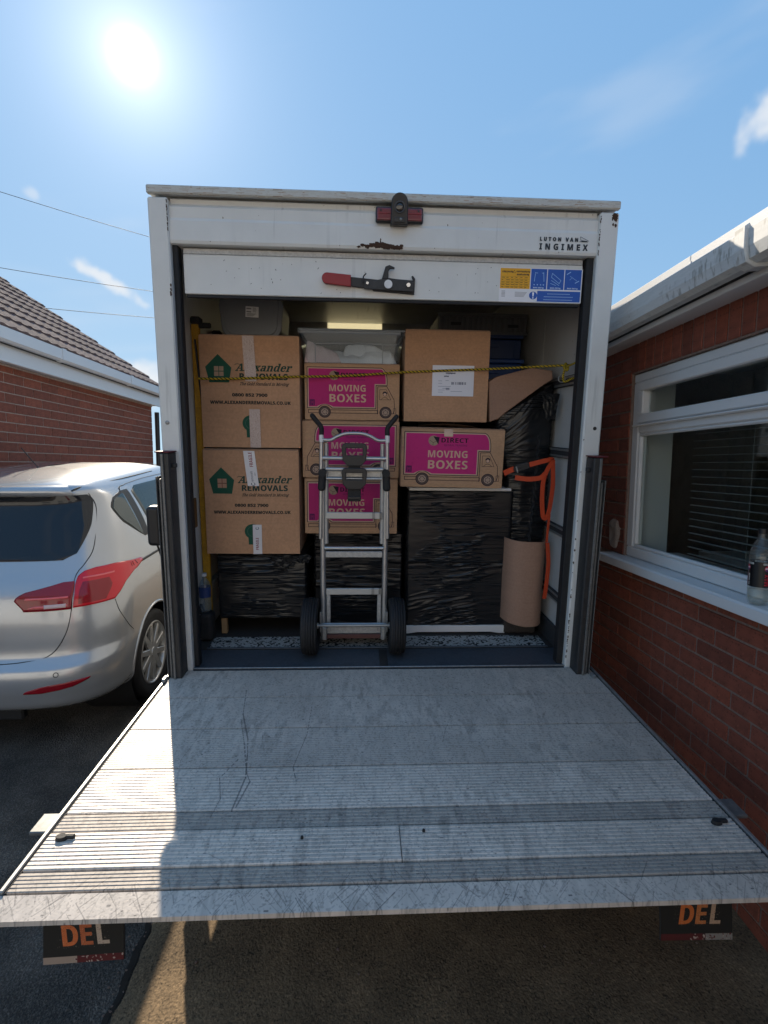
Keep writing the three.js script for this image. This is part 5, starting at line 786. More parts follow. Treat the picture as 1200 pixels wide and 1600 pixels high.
// crates deep in the load, seen past the plain box
{
  const blue = (k) => std({ color: lin(0.012 * k, 0.055 * k, 0.22 * k), roughness: 0.45, bumpMap: fineBump, bumpScale: 0.0006 });
  const crate = (label, u0, u1, v0, v1, w, d, m, group) => { const t = new Thing('plastic_crate', label, 'crate', V, [(u0 + u1) / 2, v0, w], { group }); const W = u1 - u0, H = v1 - v0; t.geo('crate_body', rbox(W - 0.02, H - 0.025, d - 0.02, 0.012, 2), m).position.set(0, (H - 0.025) / 2, -d / 2); t.geo('rim', rbox(W, 0.024, d, 0.006, 2), m).position.set(0, H - 0.012, -d / 2); t.geo('handle', rbox(0.09, 0.02, 0.012, 0.005, 2), m).position.set(0, H * 0.52, 0.0); for (const x of [-0.36, 0.36]) t.geo('rib', chamfer(0.008, H - 0.05, 0.008, 0.002), m).position.set(W * x, H / 2 - 0.014, -0.008); return t; };
  crate('bright blue plastic crate glimpsed above the slanted card, behind the plain brown box', 0.64, 1.06, 1.50, 1.672, 3.32, 0.4, blue(1), 'blue crates deep in the van'); crate('dark blue plastic crate on the brighter blue crate, deepest on the right', 0.65, 1.06, 1.676, 1.83, 3.36, 0.4, blue(0.45), 'blue crates deep in the van');
  crate('blue crate under the two others, behind the pink lorry box on the right', 0.64, 1.06, 1.30, 1.496, 3.34, 0.4, blue(0.8), 'blue crates deep in the van');
  const st = new Thing('wrapped_cabinet', 'tall black wrapped piece at the back carrying the blue crates', 'wrapped furniture', V, [0.85, 0, 3.34]); st.geo('wrapping', wrapped(0.45, 1.295, 0.5, 51, [[1, 0.1, 1]]), M.film).position.set(0, 0.649, -0.25);
  // slatted grey tray on top of the crates
  const t = new Thing('slatted_tray', 'dark grey slatted plastic tray high on the right, over the blue crates', 'tray', V, [0.80, 1.834, 3.42]), m = std({ color: lin(0.10, 0.10, 0.105), roughness: 0.5 });
  t.geo('rail', chamfer(0.60, 0.022, 0.02, 0.004), m).position.set(0, 0.128, 0); t.geo('rail', chamfer(0.60, 0.022, 0.02, 0.004), m).position.set(0, 0.012, 0); for (let i = 0; i < 17; i++) t.geo('slat', chamfer(0.014, 0.10, 0.012, 0.002), m).position.set(-0.285 + i * 0.0356, 0.07, 0); t.geo('tray_back', chamfer(0.59, 0.11, 0.38, 0.004), m).position.set(0, 0.068, -0.21);
  t.geo('hand_slot', chamfer(0.07, 0.02, 0.004, 0.002), M.black).position.set(-0.18, 0.07, 0.009); t.geo('hand_slot', chamfer(0.07, 0.02, 0.004, 0.002), M.black).position.set(0.2, 0.06, 0.009);
  // the dark depth of the load: blankets and furniture at the back
  const bk = new Thing('wrapped_cabinet', 'broad black wrapped wardrobe filling the back of the van behind the stacks', 'wrapped furniture', V, [-0.15, 0, 3.75]); bk.geo('wrapping', wrapped(1.15, 1.70, 0.6, 61, [[0.5, 0.1, 1], [1, -0.1, 1]]), M.film).position.set(0, 0.852, -0.3);
}
// yellow step ladder standing on edge at the left, with black foot caps
{
  const t = new Thing('step_ladder', 'yellow step ladder upright at the left wall beside the removals boxes', 'ladder', V, [-0.897, 0, 2.87]), y = std({ color: lin(0.58, 0.30, 0.012), map: grainTex, roughness: 0.5, bumpMap: fineBump, bumpScale: 0.0006 });
  for (const w of [2.86, 3.26]) { const s = t.box('stile', -0.917, -0.874, 0.03, 1.76, w, w + 0.022, y, 0.003); t.box('flange', -0.917, -0.911, 0.03, 1.76, w + 0.0225, w + 0.05, y, 0.001, s); t.box('foot', -0.919, -0.872, 0.0, 0.0295, w - 0.003, w + 0.03, M.rubber, 0.004); t.box('cap', -0.919, -0.866, 1.7605, 1.80, w - 0.008, w + 0.05, M.rubber, 0.008); }
  for (let i = 0; i < 6; i++) t.box('tread', -0.914, -0.876, 0.28 + i * 0.26, 0.305 + i * 0.26, 2.883, 3.259, M.aluFlat, 0.003);
  t.geo('spreader', rod([0.028, 1.30, -0.02], [0.0, 1.68, -0.016], 0.006, 8), M.black); t.geo('hinge', chamfer(0.07, 0.03, 0.02, 0.006), M.rubber).position.set(0.05, 1.755, 0.0);
}
// odds and ends hanging and standing in the gap on the left
{
  const b = new Thing('water_bottle', 'clear plastic water bottle with blue label, low in the dark gap on the left', 'bottle', V, [-0.885, 0.17, 2.78]);
  const pr = [[0.001, 0], [0.028, 0.002], [0.032, 0.012], [0.032, 0.07], [0.029, 0.078], [0.032, 0.086], [0.032, 0.15], [0.024, 0.175], [0.012, 0.195], [0.011, 0.21]].map((p) => new THREE.Vector2(...p));
  b.geo('bottle_body', uvSmooth(new THREE.LatheGeometry(pr, 24)), phys({ color: lin(0.75, 0.82, 0.88), transmission: 0.9, thickness: 0, roughness: 0.1 })); b.geo('label', uvSmooth(new THREE.CylinderGeometry(0.0325, 0.0325, 0.06, 24, 1, true).translate(0, 0.118, 0)), std({ color: lin(0.02, 0.045, 0.16), roughness: 0.5 })); b.geo('cap', uvSmooth(new THREE.CylinderGeometry(0.0135, 0.0135, 0.016, 18).translate(0, 0.217, 0)), M.upvc);
  const k = new Thing('tool_bag', 'dark canvas tool bag holding the water bottle in the gap on the left', 'bag', V, [-0.878, 0.0, 2.76]); k.geo('bag_body', rbox(0.074, 0.168, 0.09, 0.025, 3), M.rubber).position.set(0, 0.084, -0.02); k.geo('handle', tube([[-0.03, 0.16, 0.0], [-0.034, 0.20, 0.01], [-0.034, 0.20, 0.04], [-0.03, 0.16, 0.05]], 0.006, 20, 8), M.rubber);
  const lab = canvasTex(128, 256, (x, w, h) => { const r = rng(6); x.fillStyle = '#5d4211'; x.fillRect(0, 0, w, h); for (let i = 0; i < 60; i++) { x.fillStyle = ['#a77a2a', '#1e150a', '#c9a45c', '#7a5a20'][i % 4]; x.fillRect(r() * w, r() * h, 6 + 34 * r(), 4 + 16 * r()); } });
  const c = new Thing('hanging_tin', 'small gold and black printed tin hung by the left inside wall', 'tin', V, [-0.899, 0.68, 2.68]); c.geo('tin', chamfer(0.036, 0.16, 0.05, 0.004), std({ map: lab, roughness: 0.35, metalness: 0.3 })).position.set(0, 0.08, 0); c.geo('hook', tube([[0, 0.16, 0], [0, 0.20, 0], [-0.012, 0.215, 0]], 0.003, 12, 6), M.steel);
  const q = new Thing('moving_blanket', 'dark quilted moving blanket hanging down the left inside wall', 'blanket', V, [-0.900, 0.25, 2.56]);
  const bl = grid(40, 60, (s, v) => [-0.006 + 0.012 * Math.sin(s * 19 + v * 2) * (1 - 0.5 * v) + 0.006 * fbm(s * 6, v * 8, 2, 3), v * 1.55, s * 0.09 + 0.01 * Math.sin(v * 7)]); q.geo('cloth', bl, std({ color: lin(0.02, 0.022, 0.035), roughness: 0.9, side: THREE.DoubleSide, bumpMap: fineBump, bumpScale: 0.003 })); q.geo('hem', tube([[0.0, 0, 0], [0.006, 0.0, 0.045], [0, 0, 0.09]], 0.006, 20, 6), M.rubber);
}
// yellow and black rope across the load, tied to the rail on the right
{
  const pts = [[-0.862, 1.468, 2.775], [-0.70, 1.472, 2.79], [-0.389, 1.488, 2.80], [-0.09, 1.502, 2.835], [0.20, 1.524, 2.825], [0.44, 1.537, 2.815], [0.70, 1.549, 2.80], [0.92, 1.556, 2.72], [1.08, 1.557, 2.63]];
  const b = [0.1, 1.5, 2.8], rel = (a) => a.map(([u, v, w]) => [u - b[0], v - b[1], w - b[2]]), t = new Thing('rope', 'yellow and black rope strung across the load to the rail on the right', 'rope', V, b);
  const rt = dataTex(256, 64, (x, y) => { const q = (x * 8 + y * 2) % 1; const k = 0.75 + 0.25 * fbm(x * 60, y * 20, 2, 4, 60, 20); return q < 0.30 ? [0.16 * k, 0.14 * k, 0.06 * k] : q < 0.42 ? [0.55 * k, 0.47 * k, 0.10 * k] : [0.86 * k, 0.74 * k, 0.16 * k]; }, true, [12, 1]);
  const rm = std({ map: rt, roughness: 0.8, bumpMap: fineBump, bumpScale: 0.002 });
  t.geo('line', tube(rel(pts), 0.0062, 260, 8), rm);
  const rt2 = rt.clone(); rt2.repeat.set(2, 1); rt2.needsUpdate = true; const rm2 = std({ map: rt2, roughness: 0.8 });
  t.geo('knot', tube(rel([[1.055, 1.56, 2.64], [1.07, 1.545, 2.63], [1.063, 1.53, 2.625], [1.05, 1.545, 2.63], [1.06, 1.565, 2.637], [1.068, 1.552, 2.645]]), 0.0065, 60, 8), rm2); t.geo('loose_end', tube(rel([[1.058, 1.545, 2.632], [1.052, 1.505, 2.64], [1.062, 1.475, 2.645], [1.088, 1.488, 2.61], [1.10, 1.492, 2.56]]), 0.0058, 60, 8), rm2); t.geo('tail_end', tube(rel([[1.06, 1.548, 2.64], [1.085, 1.562, 2.58], [1.11, 1.58, 2.545]]), 0.0058, 30, 8), rm2);
  t.geo('lashing_ring', uvSmooth(new THREE.TorusGeometry(0.018, 0.003, 8, 24)), M.steel).position.set(1.05 - b[0], 1.49 - b[1], -(2.65 - b[2]));
}
// ---------------------------------------------------------------- the sack truck
{
  const cx = -0.033, t = new Thing('sack_truck', 'silver aluminium sack truck with black grips and two black tyres, standing at the load', 'sack truck', V, [cx, 0, 2.65]);
  const al = M.alu, R = (n, a, b2, r, m = al, par) => t.geo(n, rod(a, b2, r, 14), m, par);
  for (const s of [-1, 1]) {
    const x = 0.169 * s;
    const rail = R('rail', [x, 0.055, 0], [x, 1.045, 0.02], 0.0150); R('inner_rail', [x - 0.018 * s, 0.60, 0.012], [x - 0.020 * s, 1.14, 0.022], 0.0122, M.aluFlat);
    R('handle_tube', [0.180 * s, 0.632, -0.008], [0.172 * s, 1.19, 0.0], 0.0102); t.geo('ferrule', uvSmooth(new THREE.CylinderGeometry(0.0125, 0.0125, 0.035, 14)), M.upvc).position.set(0.173 * s, 1.165, 0.0);
    t.geo('grip', uvSmooth(plain([tube([[0.172 * s, 1.185, 0.0], [0.1735 * s, 1.222, 0.0], [0.195 * s, 1.252, -0.006], [0.218 * s, 1.281, -0.012]], 0.0128, 24, 12), new THREE.SphereGeometry(0.0128, 12, 8).translate(0.218 * s, 1.281, 0.012)])), M.rubber);
    const kn = t.geo('knuckle', rbox(0.040, 0.115, 0.036, 0.017, 4), M.rubber); kn.position.set(0.170 * s, 0.947, 0.012); kn.rotation.z = 0.07 * s; const kb = t.geo('knuckle_boss', uvSmooth(new THREE.CylinderGeometry(0.021, 0.021, 0.04, 20).rotateX(Math.PI / 2)), M.rubber, kn); kb.position.set(0, 0.04, 0.004);
    const ch = t.geo('side_channel', chamfer(0.022, 0.235, 0.02, 0.003), M.aluFlat); ch.position.set(0.140 * s, 0.222, 0.0); t.geo('foot', chamfer(0.024, 0.075, 0.03, 0.004), M.aluFlat).position.set(0.163 * s, 0.09, 0.004);
    t.geo('axle_bracket', chamfer(0.012, 0.12, 0.05, 0.003), M.steel).position.set(0.183 * s, 0.155, -0.012);
    // pneumatic tyre with grooves, steel hub
    const pr = [[0.085, -0.034], [0.115, -0.044], [0.138, -0.043]], gr = [-0.034, -0.020, -0.007, 0.007, 0.020, 0.034]; gr.forEach((y, i) => { const r = 0.154 - 5.5 * y * y; pr.push([r, y - 0.0045], [r, y + 0.0035]); if (i < 5) pr.push([r - 0.005, y + 0.0045], [r - 0.005, y + 0.0078]); }); pr.push([0.138, 0.043], [0.115, 0.044], [0.085, 0.034]);
    const ty = new THREE.LatheGeometry(pr.map((p) => new THREE.Vector2(...p)), 48); ty.rotateZ(Math.PI / 2); const w = t.geo('wheel', uvSmooth(ty), M.rubber); w.position.set(0.234 * s, 0.154, 0.055); t.geo('hub', chamferCyl(0.088, 0.055), M.upvcOld, w); t.geo('hub_nut', chamferCyl(0.018, 0.085), M.steel, w); void rail;
  }
  t.geo('axle', rod([-0.27, 0.154, -0.055], [0.27, 0.154, -0.055], 0.009, 12), M.steel);
  t.geo('top_bar', tube([[-0.168, 1.158, 0.0], [-0.125, 1.158, 0.0], [-0.085, 1.178, 0.0], [-0.04, 1.192, 0], [0.04, 1.192, 0], [0.085, 1.178, 0], [0.125, 1.158, 0], [0.168, 1.158, 0]], 0.0095, 70, 10), al);
  R('cross_bar', [-0.168, 1.063, 0.0], [0.168, 1.063, 0.0], 0.0112); R('cross_bar', [-0.15, 1.005, 0.004], [0.15, 1.005, 0.004], 0.0112); R('cross_bar', [-0.155, 0.955, 0.004], [0.155, 0.955, 0.004], 0.0075);
  t.geo('cross_plate', chamfer(0.30, 0.036, 0.012, 0.003), M.aluFlat).position.set(0, 0.979, -0.018);
  const worn = std({ map: canvasTex(512, 64, (x, w, h) => { const r = rng(15); x.fillStyle = '#dcdad6'; x.fillRect(0, 0, w, h); for (let i = 0; i < 420; i++) { x.fillStyle = `rgba(${r() > 0.4 ? '60,56,52' : '150,146,140'},${0.2 + 0.6 * r()})`; const c = 60 + 90 * Math.floor(r() * 5) + 34 * (r() + r() - 1); x.beginPath(); x.ellipse(c, h * r(), 1 + 8 * r() * r(), 1 + 4 * r(), r() * 3, 0, 7); x.fill(); } }), color: lin(0.66, 0.66, 0.65), metalness: 0.35, roughness: 0.45 });
  t.geo('rung', chamfer(0.305, 0.036, 0.014, 0.003), worn).position.set(0, 0.757, 0.004); t.geo('rung', chamfer(0.305, 0.036, 0.014, 0.003), worn).position.set(0, 0.332, 0.004); t.geo('rung', chamfer(0.31, 0.034, 0.014, 0.003), M.aluFlat).position.set(0, 0.542, 0.002); R('rung_tube', [-0.16, 0.577, -0.004], [0.16, 0.577, -0.004], 0.0095);
  for (const [y] of [[0.757], [0.332]]) { const f = worn.map; void f; void y; }
  R('foot_bar', [-0.178, 0.142, -0.006], [0.178, 0.142, -0.006], 0.009); t.geo('foot_plate', chamfer(0.30, 0.048, 0.012, 0.003), M.aluFlat).position.set(0, 0.11, 0.0); t.geo('toe_plate', chamfer(0.36, 0.006, 0.15, 0.002), M.steel).position.set(0, 0.052, -0.085); t.geo('kick_strip', chamfer(0.30, 0.026, 0.01, 0.003), std({ color: lin(0.10, 0.04, 0.035), roughness: 0.6 })).position.set(0, 0.07, 0.004);
  // black buckles and webbing on the cross bars
  const strap = (y, h) => { const g = new THREE.Shape(); g.moveTo(-0.058, h * 0.3); g.lineTo(-0.064, h); g.quadraticCurveTo(-0.064, h + 0.024, -0.042, h + 0.024); g.lineTo(0.042, h + 0.024); g.quadraticCurveTo(0.064, h + 0.024, 0.064, h); g.lineTo(0.058, h * 0.3); g.lineTo(0.034, 0); g.lineTo(-0.034, 0); g.closePath(); const hole = new THREE.Path(); hole.moveTo(-0.046, h * 0.55); hole.lineTo(0.046, h * 0.55); hole.lineTo(0.046, h + 0.004); hole.lineTo(-0.046, h + 0.004); hole.closePath(); g.holes.push(hole); const q = new THREE.ExtrudeGeometry(g, { depth: 0.014, bevelEnabled: true, bevelSize: 0.003, bevelThickness: 0.004, bevelSegments: 2 }); const m = t.geo('buckle', uvBox(q), M.black); m.position.set(0, y, 0.012); return m; };
  strap(1.028, 0.088); const b2 = strap(0.905, 0.082); b2.position.z = 0.016; t.geo('webbing', chamfer(0.062, 0.03, 0.010, 0.002), M.rubber).position.set(0, 1.018, 0.016); t.geo('webbing', chamfer(0.070, 0.10, 0.008, 0.002), M.rubber).position.set(0, 0.885, 0.014); t.geo('webbing_fold', chamfer(0.072, 0.018, 0.012, 0.003), M.black).position.set(0, 0.855, 0.018);
}
// ---------------------------------------------------------------- the silver car on the drive (x to its right, h up, z towards its nose)
{
  const t = new Thing('parked_car', 'silver hatchback parked nose first on the drive between the left bungalow and the van', 'car', D, [-2.31, 0, 2.82]); t.o.scale.set(1.02, 1.06, 1.03);
  const LEN = 3.86, lv = [ // height, half width, rear z, front z
    [0.20, 0.66, 0.34, 3.55], [0.24, 0.73, 0.20, 3.68], [0.30, 0.795, 0.05, 3.80], [0.38, 0.81, 0.012, 3.84], [0.46, 0.818, 0.0, 3.85], [0.53, 0.822, 0.012, 3.84], [0.565, 0.822, 0.04, 3.82], [0.60, 0.82, 0.062, 3.80], [0.70, 0.822, 0.075, 3.74], [0.80, 0.82, 0.088, 3.64],
    [0.90, 0.812, 0.115, 3.42], [0.97, 0.80, 0.15, 3.05], [1.02, 0.787, 0.185, 2.80], [1.10, 0.762, 0.235, 2.62], [1.22, 0.722, 0.305, 2.42], [1.34, 0.672, 0.37, 2.22], [1.40, 0.645, 0.39, 2.10], [1.435, 0.622, 0.375, 2.02], [1.465, 0.59, 0.385, 1.96], [1.495, 0.535, 0.45, 1.88], [1.52, 0.43, 0.60, 1.75], [1.537, 0.30, 0.82, 1.58], [1.543, 0.02, 1.10, 1.30]];
  const at = (h) => { let i = 0; while (i < lv.length - 2 && lv[i + 1][0] < h) i++; const a = lv[Math.max(0, i - 1)], b = lv[i], c = lv[i + 1], d = lv[Math.min(lv.length - 1, i + 2)], q = clamp((h - b[0]) / (c[0] - b[0])); return [1, 2, 3].map((k) => { const m0 = (c[k] - a[k]) / (c[0] - a[0] || 1) * (c[0] - b[0]), m1 = (d[k] - b[k]) / (d[0] - b[0] || 1) * (c[0] - b[0]); return (2 * q ** 3 - 3 * q * q + 1) * b[k] + (q ** 3 - 2 * q * q + q) * m0 + (-2 * q ** 3 + 3 * q * q) * c[k] + (q ** 3 - q * q) * m1; }); };
  // outline at height h: s 0..1 rear face (centre to corner), 1..2 rear corner, 2..3 side, 3..4 front corner, 4..5 front face
  const S = (s, h, o = 0, side = 1) => {
    const [W, Rr, Fr] = at(h), k = clamp(W / 0.6), rx = 0.40 * k * Math.min(1, W / 0.8), rz = 0.40 * k * Math.min(1, (Fr - Rr) / 2.4), n = 2.45; let x, z;
    const bow = 0.055, cor = (a, z0, sg) => { const c = Math.max(0, Math.cos(a)), q = Math.max(0, Math.sin(a)); return [W - rx + rx * q ** (2 / n), z0 + sg * (rz - rz * c ** (2 / n))]; };
    if (s <= 1) { x = (W - rx) * s; z = Rr; } else if (s <= 2) [x, z] = cor((s - 1) * Math.PI / 2, Rr, 1); else if (s <= 3) { x = W; z = lerp(Rr + rz, Fr - rz, s - 2); } else if (s <= 4) [x, z] = cor((4 - s) * Math.PI / 2, Fr, -1); else { x = (W - rx) * (5 - s); z = Fr; }
    if (s < 2.0) z += bow * (x / W) ** 2 * (s <= 1 ? 1 : 1 - 0.0) * (1 - clamp(s - 1)) ** 1 + (s > 1 ? 0 : 0);
    x += 0; if (s >= 2 && s <= 3) x -= 0.030 * sstep(1.6, 3.2, z) * 0.6; return [side * x, h, z, o];
  };
  const N3 = (s, h, side) => { const e = 0.01, a = S(s + e, h, 0, side), b = S(s - e, h, 0, side), c = S(s, Math.min(1.54, h + e), 0, side), d = S(s, Math.max(0.2, h - e), 0, side), u = [a[0] - b[0], a[1] - b[1], a[2] - b[2]], v = [c[0] - d[0], c[1] - d[1], c[2] - d[2]]; const n = new THREE.Vector3(u[1] * v[2] - u[2] * v[1], u[2] * v[0] - u[0] * v[2], u[0] * v[1] - u[1] * v[0]).normalize(); if (n.x * side * (s > 1.5 && s < 3.5 ? 1 : 0) + (s <= 1.5 ? -n.z : 0) + (s >= 3.5 ? n.z : 0) < 0) n.negate(); return n; };
  const SO = (s, h, o, side = 1) => { const p = S(s, h, 0, side), n = N3(s, h, side); return [p[0] + n.x * o, p[1] + n.y * o, p[2] + n.z * o]; };
  const sOfZ = (z, h) => { const [, Rr, Fr] = at(h), k = clamp(at(h)[0] / 0.6), rz = 0.40 * k * Math.min(1, (Fr - Rr) / 2.4); return 2 + (z - Rr - rz) / (Fr - Rr - 2 * rz); };
  const silver = phys({ color: lin(0.44, 0.455, 0.475), metalness: 0.5, roughness: 0.27, clearcoat: 1, clearcoatRoughness: 0.04 });
  const dark = phys({ color: lin(0.012, 0.014, 0.018), roughness: 0.04 }), trimB = std({ color: lin(0.012, 0.012, 0.013), roughness: 0.5 }), seamM = std({ color: lin(0.02, 0.02, 0.02), roughness: 0.8 });
  // body skin; quads inside the wheel arches are left out
  const arches = [[0.79, 0.30, 0.348], [3.10, 0.30, 0.348]], pos = [], idx = [], hs = [], ss = [];
  for (let i = 0; i < lv.length - 1; i++) { const n = lv[i + 1][0] < 0.75 ? 4 : 4; for (let k = 0; k < n; k++) hs.push(lerp(lv[i][0], lv[i + 1][0], k / n)); } hs.push(1.543);
  for (let i = 0; i < 14; i++) ss.push(i / 14); for (let i = 0; i < 16; i++) ss.push(1 + i / 16); for (let i = 0; i < 90; i++) ss.push(2 + i / 90); for (let i = 0; i < 10; i++) ss.push(3 + i / 10); for (let i = 0; i <= 6; i++) ss.push(4 + i / 6);
  const nS = ss.length;
  for (const side of [1, -1]) {
    const base = pos.length / 3, inside = [];
    hs.forEach((h) => ss.forEach((s) => { let p = S(s, h, 0, side), inn = false; if (s > 1.3 && s < 3.7 && h < 0.9) for (const [cz, ch, r] of arches) { const dz = p[2] - cz, dh = h - ch, q = Math.hypot(dz, dh); if (q < r && q > r - 0.028) p = [p[0], ch + dh * r / q, cz + dz * r / q]; else if (q <= r - 0.028) inn = true; } pos.push(p[0], p[1], -p[2]); inside.push(inn); }));
    for (let j = 0; j < hs.length - 1; j++) for (let i = 0; i < nS - 1; i++) { const a = j * nS + i, b = a + 1, c = a + nS, d = c + 1; if (inside[a] || inside[b] || inside[c] || inside[d]) continue; const q = [a, b, d, a, d, c].map((k) => k + base); if (side < 0) q.reverse(); idx.push(...q); }
  }
  let g = new THREE.BufferGeometry(); g.setAttribute('position', new THREE.Float32BufferAttribute(pos, 3)); g.setIndex(idx); g = mergeVertices(g, 1e-4); g.computeVertexNormals();
  const body = t.geo('body', uvSmooth(g), silver);
  // dark inner shell: wheel houses and floor
  for (const [cz] of arches) for (const side of [1, -1]) { const q = new THREE.CylinderGeometry(0.352, 0.352, 0.34, 36, 1, true); q.rotateZ(Math.PI / 2); q.translate(side * 0.62, 0.30, -cz); const mm = trimB.clone(); mm.side = THREE.DoubleSide; t.geo('wheel_house', uvSmooth(q), mm); }
  t.geo('under_tray', chamfer(1.0, 0.04, 3.3, 0.01), trimB).position.set(0, 0.21, -1.95); t.geo('inner_floor', chamfer(1.0, 0.5, 3.2, 0.02), trimB).position.set(0, 0.47, -1.9);
  // patches that follow the skin: rows of (h, sLeft, sRight)
  const patch = (name, rows, o, m, { side = 1, nx = 20, ny = 16, parent, thick = 0.004 } = {}) => {
    const f = (h) => { let i = 0; while (i < rows.length - 2 && rows[i + 1][0] < h) i++; const q = clamp((h - rows[i][0]) / (rows[i + 1][0] - rows[i][0])); return [lerp(rows[i][1], rows[i + 1][1], q), lerp(rows[i][2], rows[i + 1][2], q)]; };
    const h0 = rows[0][0], h1 = rows[rows.length - 1][0]; const P = (a, b) => { const h = lerp(h0, h1, b), [l, r] = f(h), s = lerp(l, r, a), e = Math.min(a, 1 - a, b, 1 - b); const sgn = s < 0 ? -side : side; return SO(Math.abs(s), h, e < 1e-6 ? -thick : o, sgn); };
    const gg = grid(nx, ny, (a, b) => { const A = a <= 1 / nx * 0.5 ? 0 : a >= 1 - 0.5 / nx ? 1 : (a - 1 / nx) / (1 - 2 / nx), B = b <= 0.5 / ny ? 0 : b >= 1 - 0.5 / ny ? 1 : (b - 1 / ny) / (1 - 2 / ny); const h = lerp(h0, h1, B), [l, r] = f(h), s = lerp(l, r, A), out = a < 0.5 / nx || a > 1 - 0.5 / nx || b < 0.5 / ny || b > 1 - 0.5 / ny; const sgn = s < 0 ? -side : side; return SO(Math.abs(s), h, out ? -thick : o, sgn); }); void P;
    if (m.side !== THREE.DoubleSide) { m = m.clone(); m.side = THREE.DoubleSide; } return t.geo(name, gg, m, parent);
  };
  const seam = (pts, r = 0.0028, side = 1) => tube(pts.map(([s, h]) => SO(s, h, -0.0008, side)), r, 60, 6);
  // rear screen with black surround, wiper, spoiler lip
  const sc = patch('rear_window', [[1.085, -1.22, 1.22], [1.11, -1.34, 1.34], [1.25, -1.52, 1.52], [1.40, -1.64, 1.64], [1.425, -1.62, 1.62]], 0.004, dark, { nx: 40, ny: 14 });
  void sc; t.geo('spoiler', grid(40, 8, (a, b) => { const s = lerp(-1.45, 1.45, a), e = Math.sin(b * Math.PI), p = SO(Math.abs(s), lerp(1.422, 1.482, b), 0.002 + 0.024 * e * (1 - (Math.abs(s) / 1.5) ** 6), s < 0 ? -1 : 1); return p; }), Object.assign(silver.clone(), { side: THREE.DoubleSide }));
  // tail lamps: inner piece on the hatch, outer piece round the corner, with bright inner lines
  const red = phys({ color: lin(0.58, 0.008, 0.022), roughness: 0.12, clearcoat: 0.3 }), redD = phys({ color: lin(0.26, 0.006, 0.014), roughness: 0.12, clearcoat: 0.3 }), glow = phys({ color: lin(0.75, 0.10, 0.11), roughness: 0.15, clearcoat: 1 });
  for (const side of [1, -1]) {
    const a = patch('tail_lamp', [[0.84, 0.96, 1.30], [0.855, 0.94, 1.30], [0.895, 0.84, 1.31], [0.915, 0.87, 1.32], [0.955, 1.10, 1.33], [0.975, 1.24, 1.33]], 0.012, redD, { side, nx: 18, ny: 12 });
    patch('lamp_stripe', [[0.855, 1.0, 1.27], [0.867, 1.035, 1.27]], 0.0145, glow, { side, nx: 12, ny: 4, parent: a, thick: -0.01 }); patch('lamp_stripe', [[0.897, 0.975, 1.28], [0.907, 0.985, 1.28]], 0.0145, glow, { side, nx: 12, ny: 4, parent: a, thick: -0.01 }); patch('reverse_lens', [[0.852, 1.10, 1.26], [0.871, 1.10, 1.26]], 0.0155, std({ color: lin(0.62, 0.45, 0.45), roughness: 0.2 }), { side, nx: 10, ny: 4, parent: a, thick: -0.01 });
    const q = (z, h) => sOfZ(z, h), b = patch('tail_lamp', [[0.845, 1.315, 1.72], [0.875, 1.32, 1.80], [0.915, 1.33, 1.88], [0.955, 1.335, q(0.60, 0.955)], [0.98, 1.345, q(0.70, 0.98)], [1., 1.36, q(0.66, 1.)], [1.02, 1.42, 1.88], [1.027, 1.52, 1.72]], 0.013, red, { side, nx: 30, ny: 20 });
    patch('lamp_stripe', [[0.86, 1.36, 1.62], [0.925, 1.37, 1.70], [0.965, 1.40, 1.66]], 0.0150, redD, { side, nx: 14, ny: 8, parent: b, thick: -0.012 }); patch('lamp_stripe', [[0.98, 1.40, 1.72], [0.988, 1.40, 1.72]], 0.0158, glow, { side, nx: 12, ny: 4, parent: b, thick: -0.012 });
    for (let i = 0; i < 3; i++) patch('lamp_louvre', [[0.975, q(0.50 + 0.05 * i, 0.975), q(0.508 + 0.05 * i, 0.975)], [1., q(0.48 + 0.05 * i, 1.), q(0.488 + 0.05 * i, 1.)]], 0.0155, redD, { side, nx: 4, ny: 6, parent: b, thick: -0.012 });
  }
  // hatch shut lines, bumper line, filler and door shuts
  const line = (pts, r) => { for (const side of [1, -1]) t.geo('shut_line', seam(pts, r, side), seamM); };
  line([[1.66, 1.43], [1.64, 1.34], [1.52, 1.14], [1.42, 1.06], [1.34, 1.01], [1.31, 0.93], [1.30, 0.83], [1.24, 0.70], [1.12, 0.60], [0.9, 0.575], [0.5, 0.57], [0.02, 0.57]]); line([[1.74, 0.84], [1.80, 0.76], [1.92, 0.66], [sOfZ(0.46, 0.60), 0.60]]); line([[1.40, 1.44], [1.62, 1.466], [sOfZ(0.9, 1.47), 1.472], [sOfZ(1.5, 1.475), 1.478]], 0.004);
  line([[sOfZ(0.93, 1.44), 1.44], [sOfZ(0.80, 1.40), 1.40], [sOfZ(0.92, 1.10), 1.10], [sOfZ(1.02, 0.90), 0.90], [sOfZ(1.06, 0.62), 0.62]]); line([[sOfZ(0.93, 1.44), 1.44], [sOfZ(1.25, 1.45), 1.45], [sOfZ(1.7, 1.45), 1.45]]);
  // quarter glass, door glass, black waist strip under the lamp
  for (const side of [1, -1]) {
    const tint = phys({ color: lin(0.035, 0.055, 0.055), roughness: 0.04 }), z = sOfZ, zc = (h, a, b) => [h, z(a, h), z(b, h)];
    patch('window_surround', [zc(1.10, 0.86, 0.93), zc(1.20, 0.70, 0.93), zc(1.33, 0.52, 0.92), zc(1.375, 0.62, 0.91), zc(1.41, 0.80, 0.90)], 0.0015, trimB, { side, nx: 20, ny: 14 }); patch('quarter_window', [zc(1.125, 0.82, 0.845), zc(1.20, 0.72, 0.835), zc(1.322, 0.555, 0.825), zc(1.365, 0.64, 0.82), zc(1.392, 0.79, 0.81)], 0.004, tint, { side, nx: 20, ny: 14 });
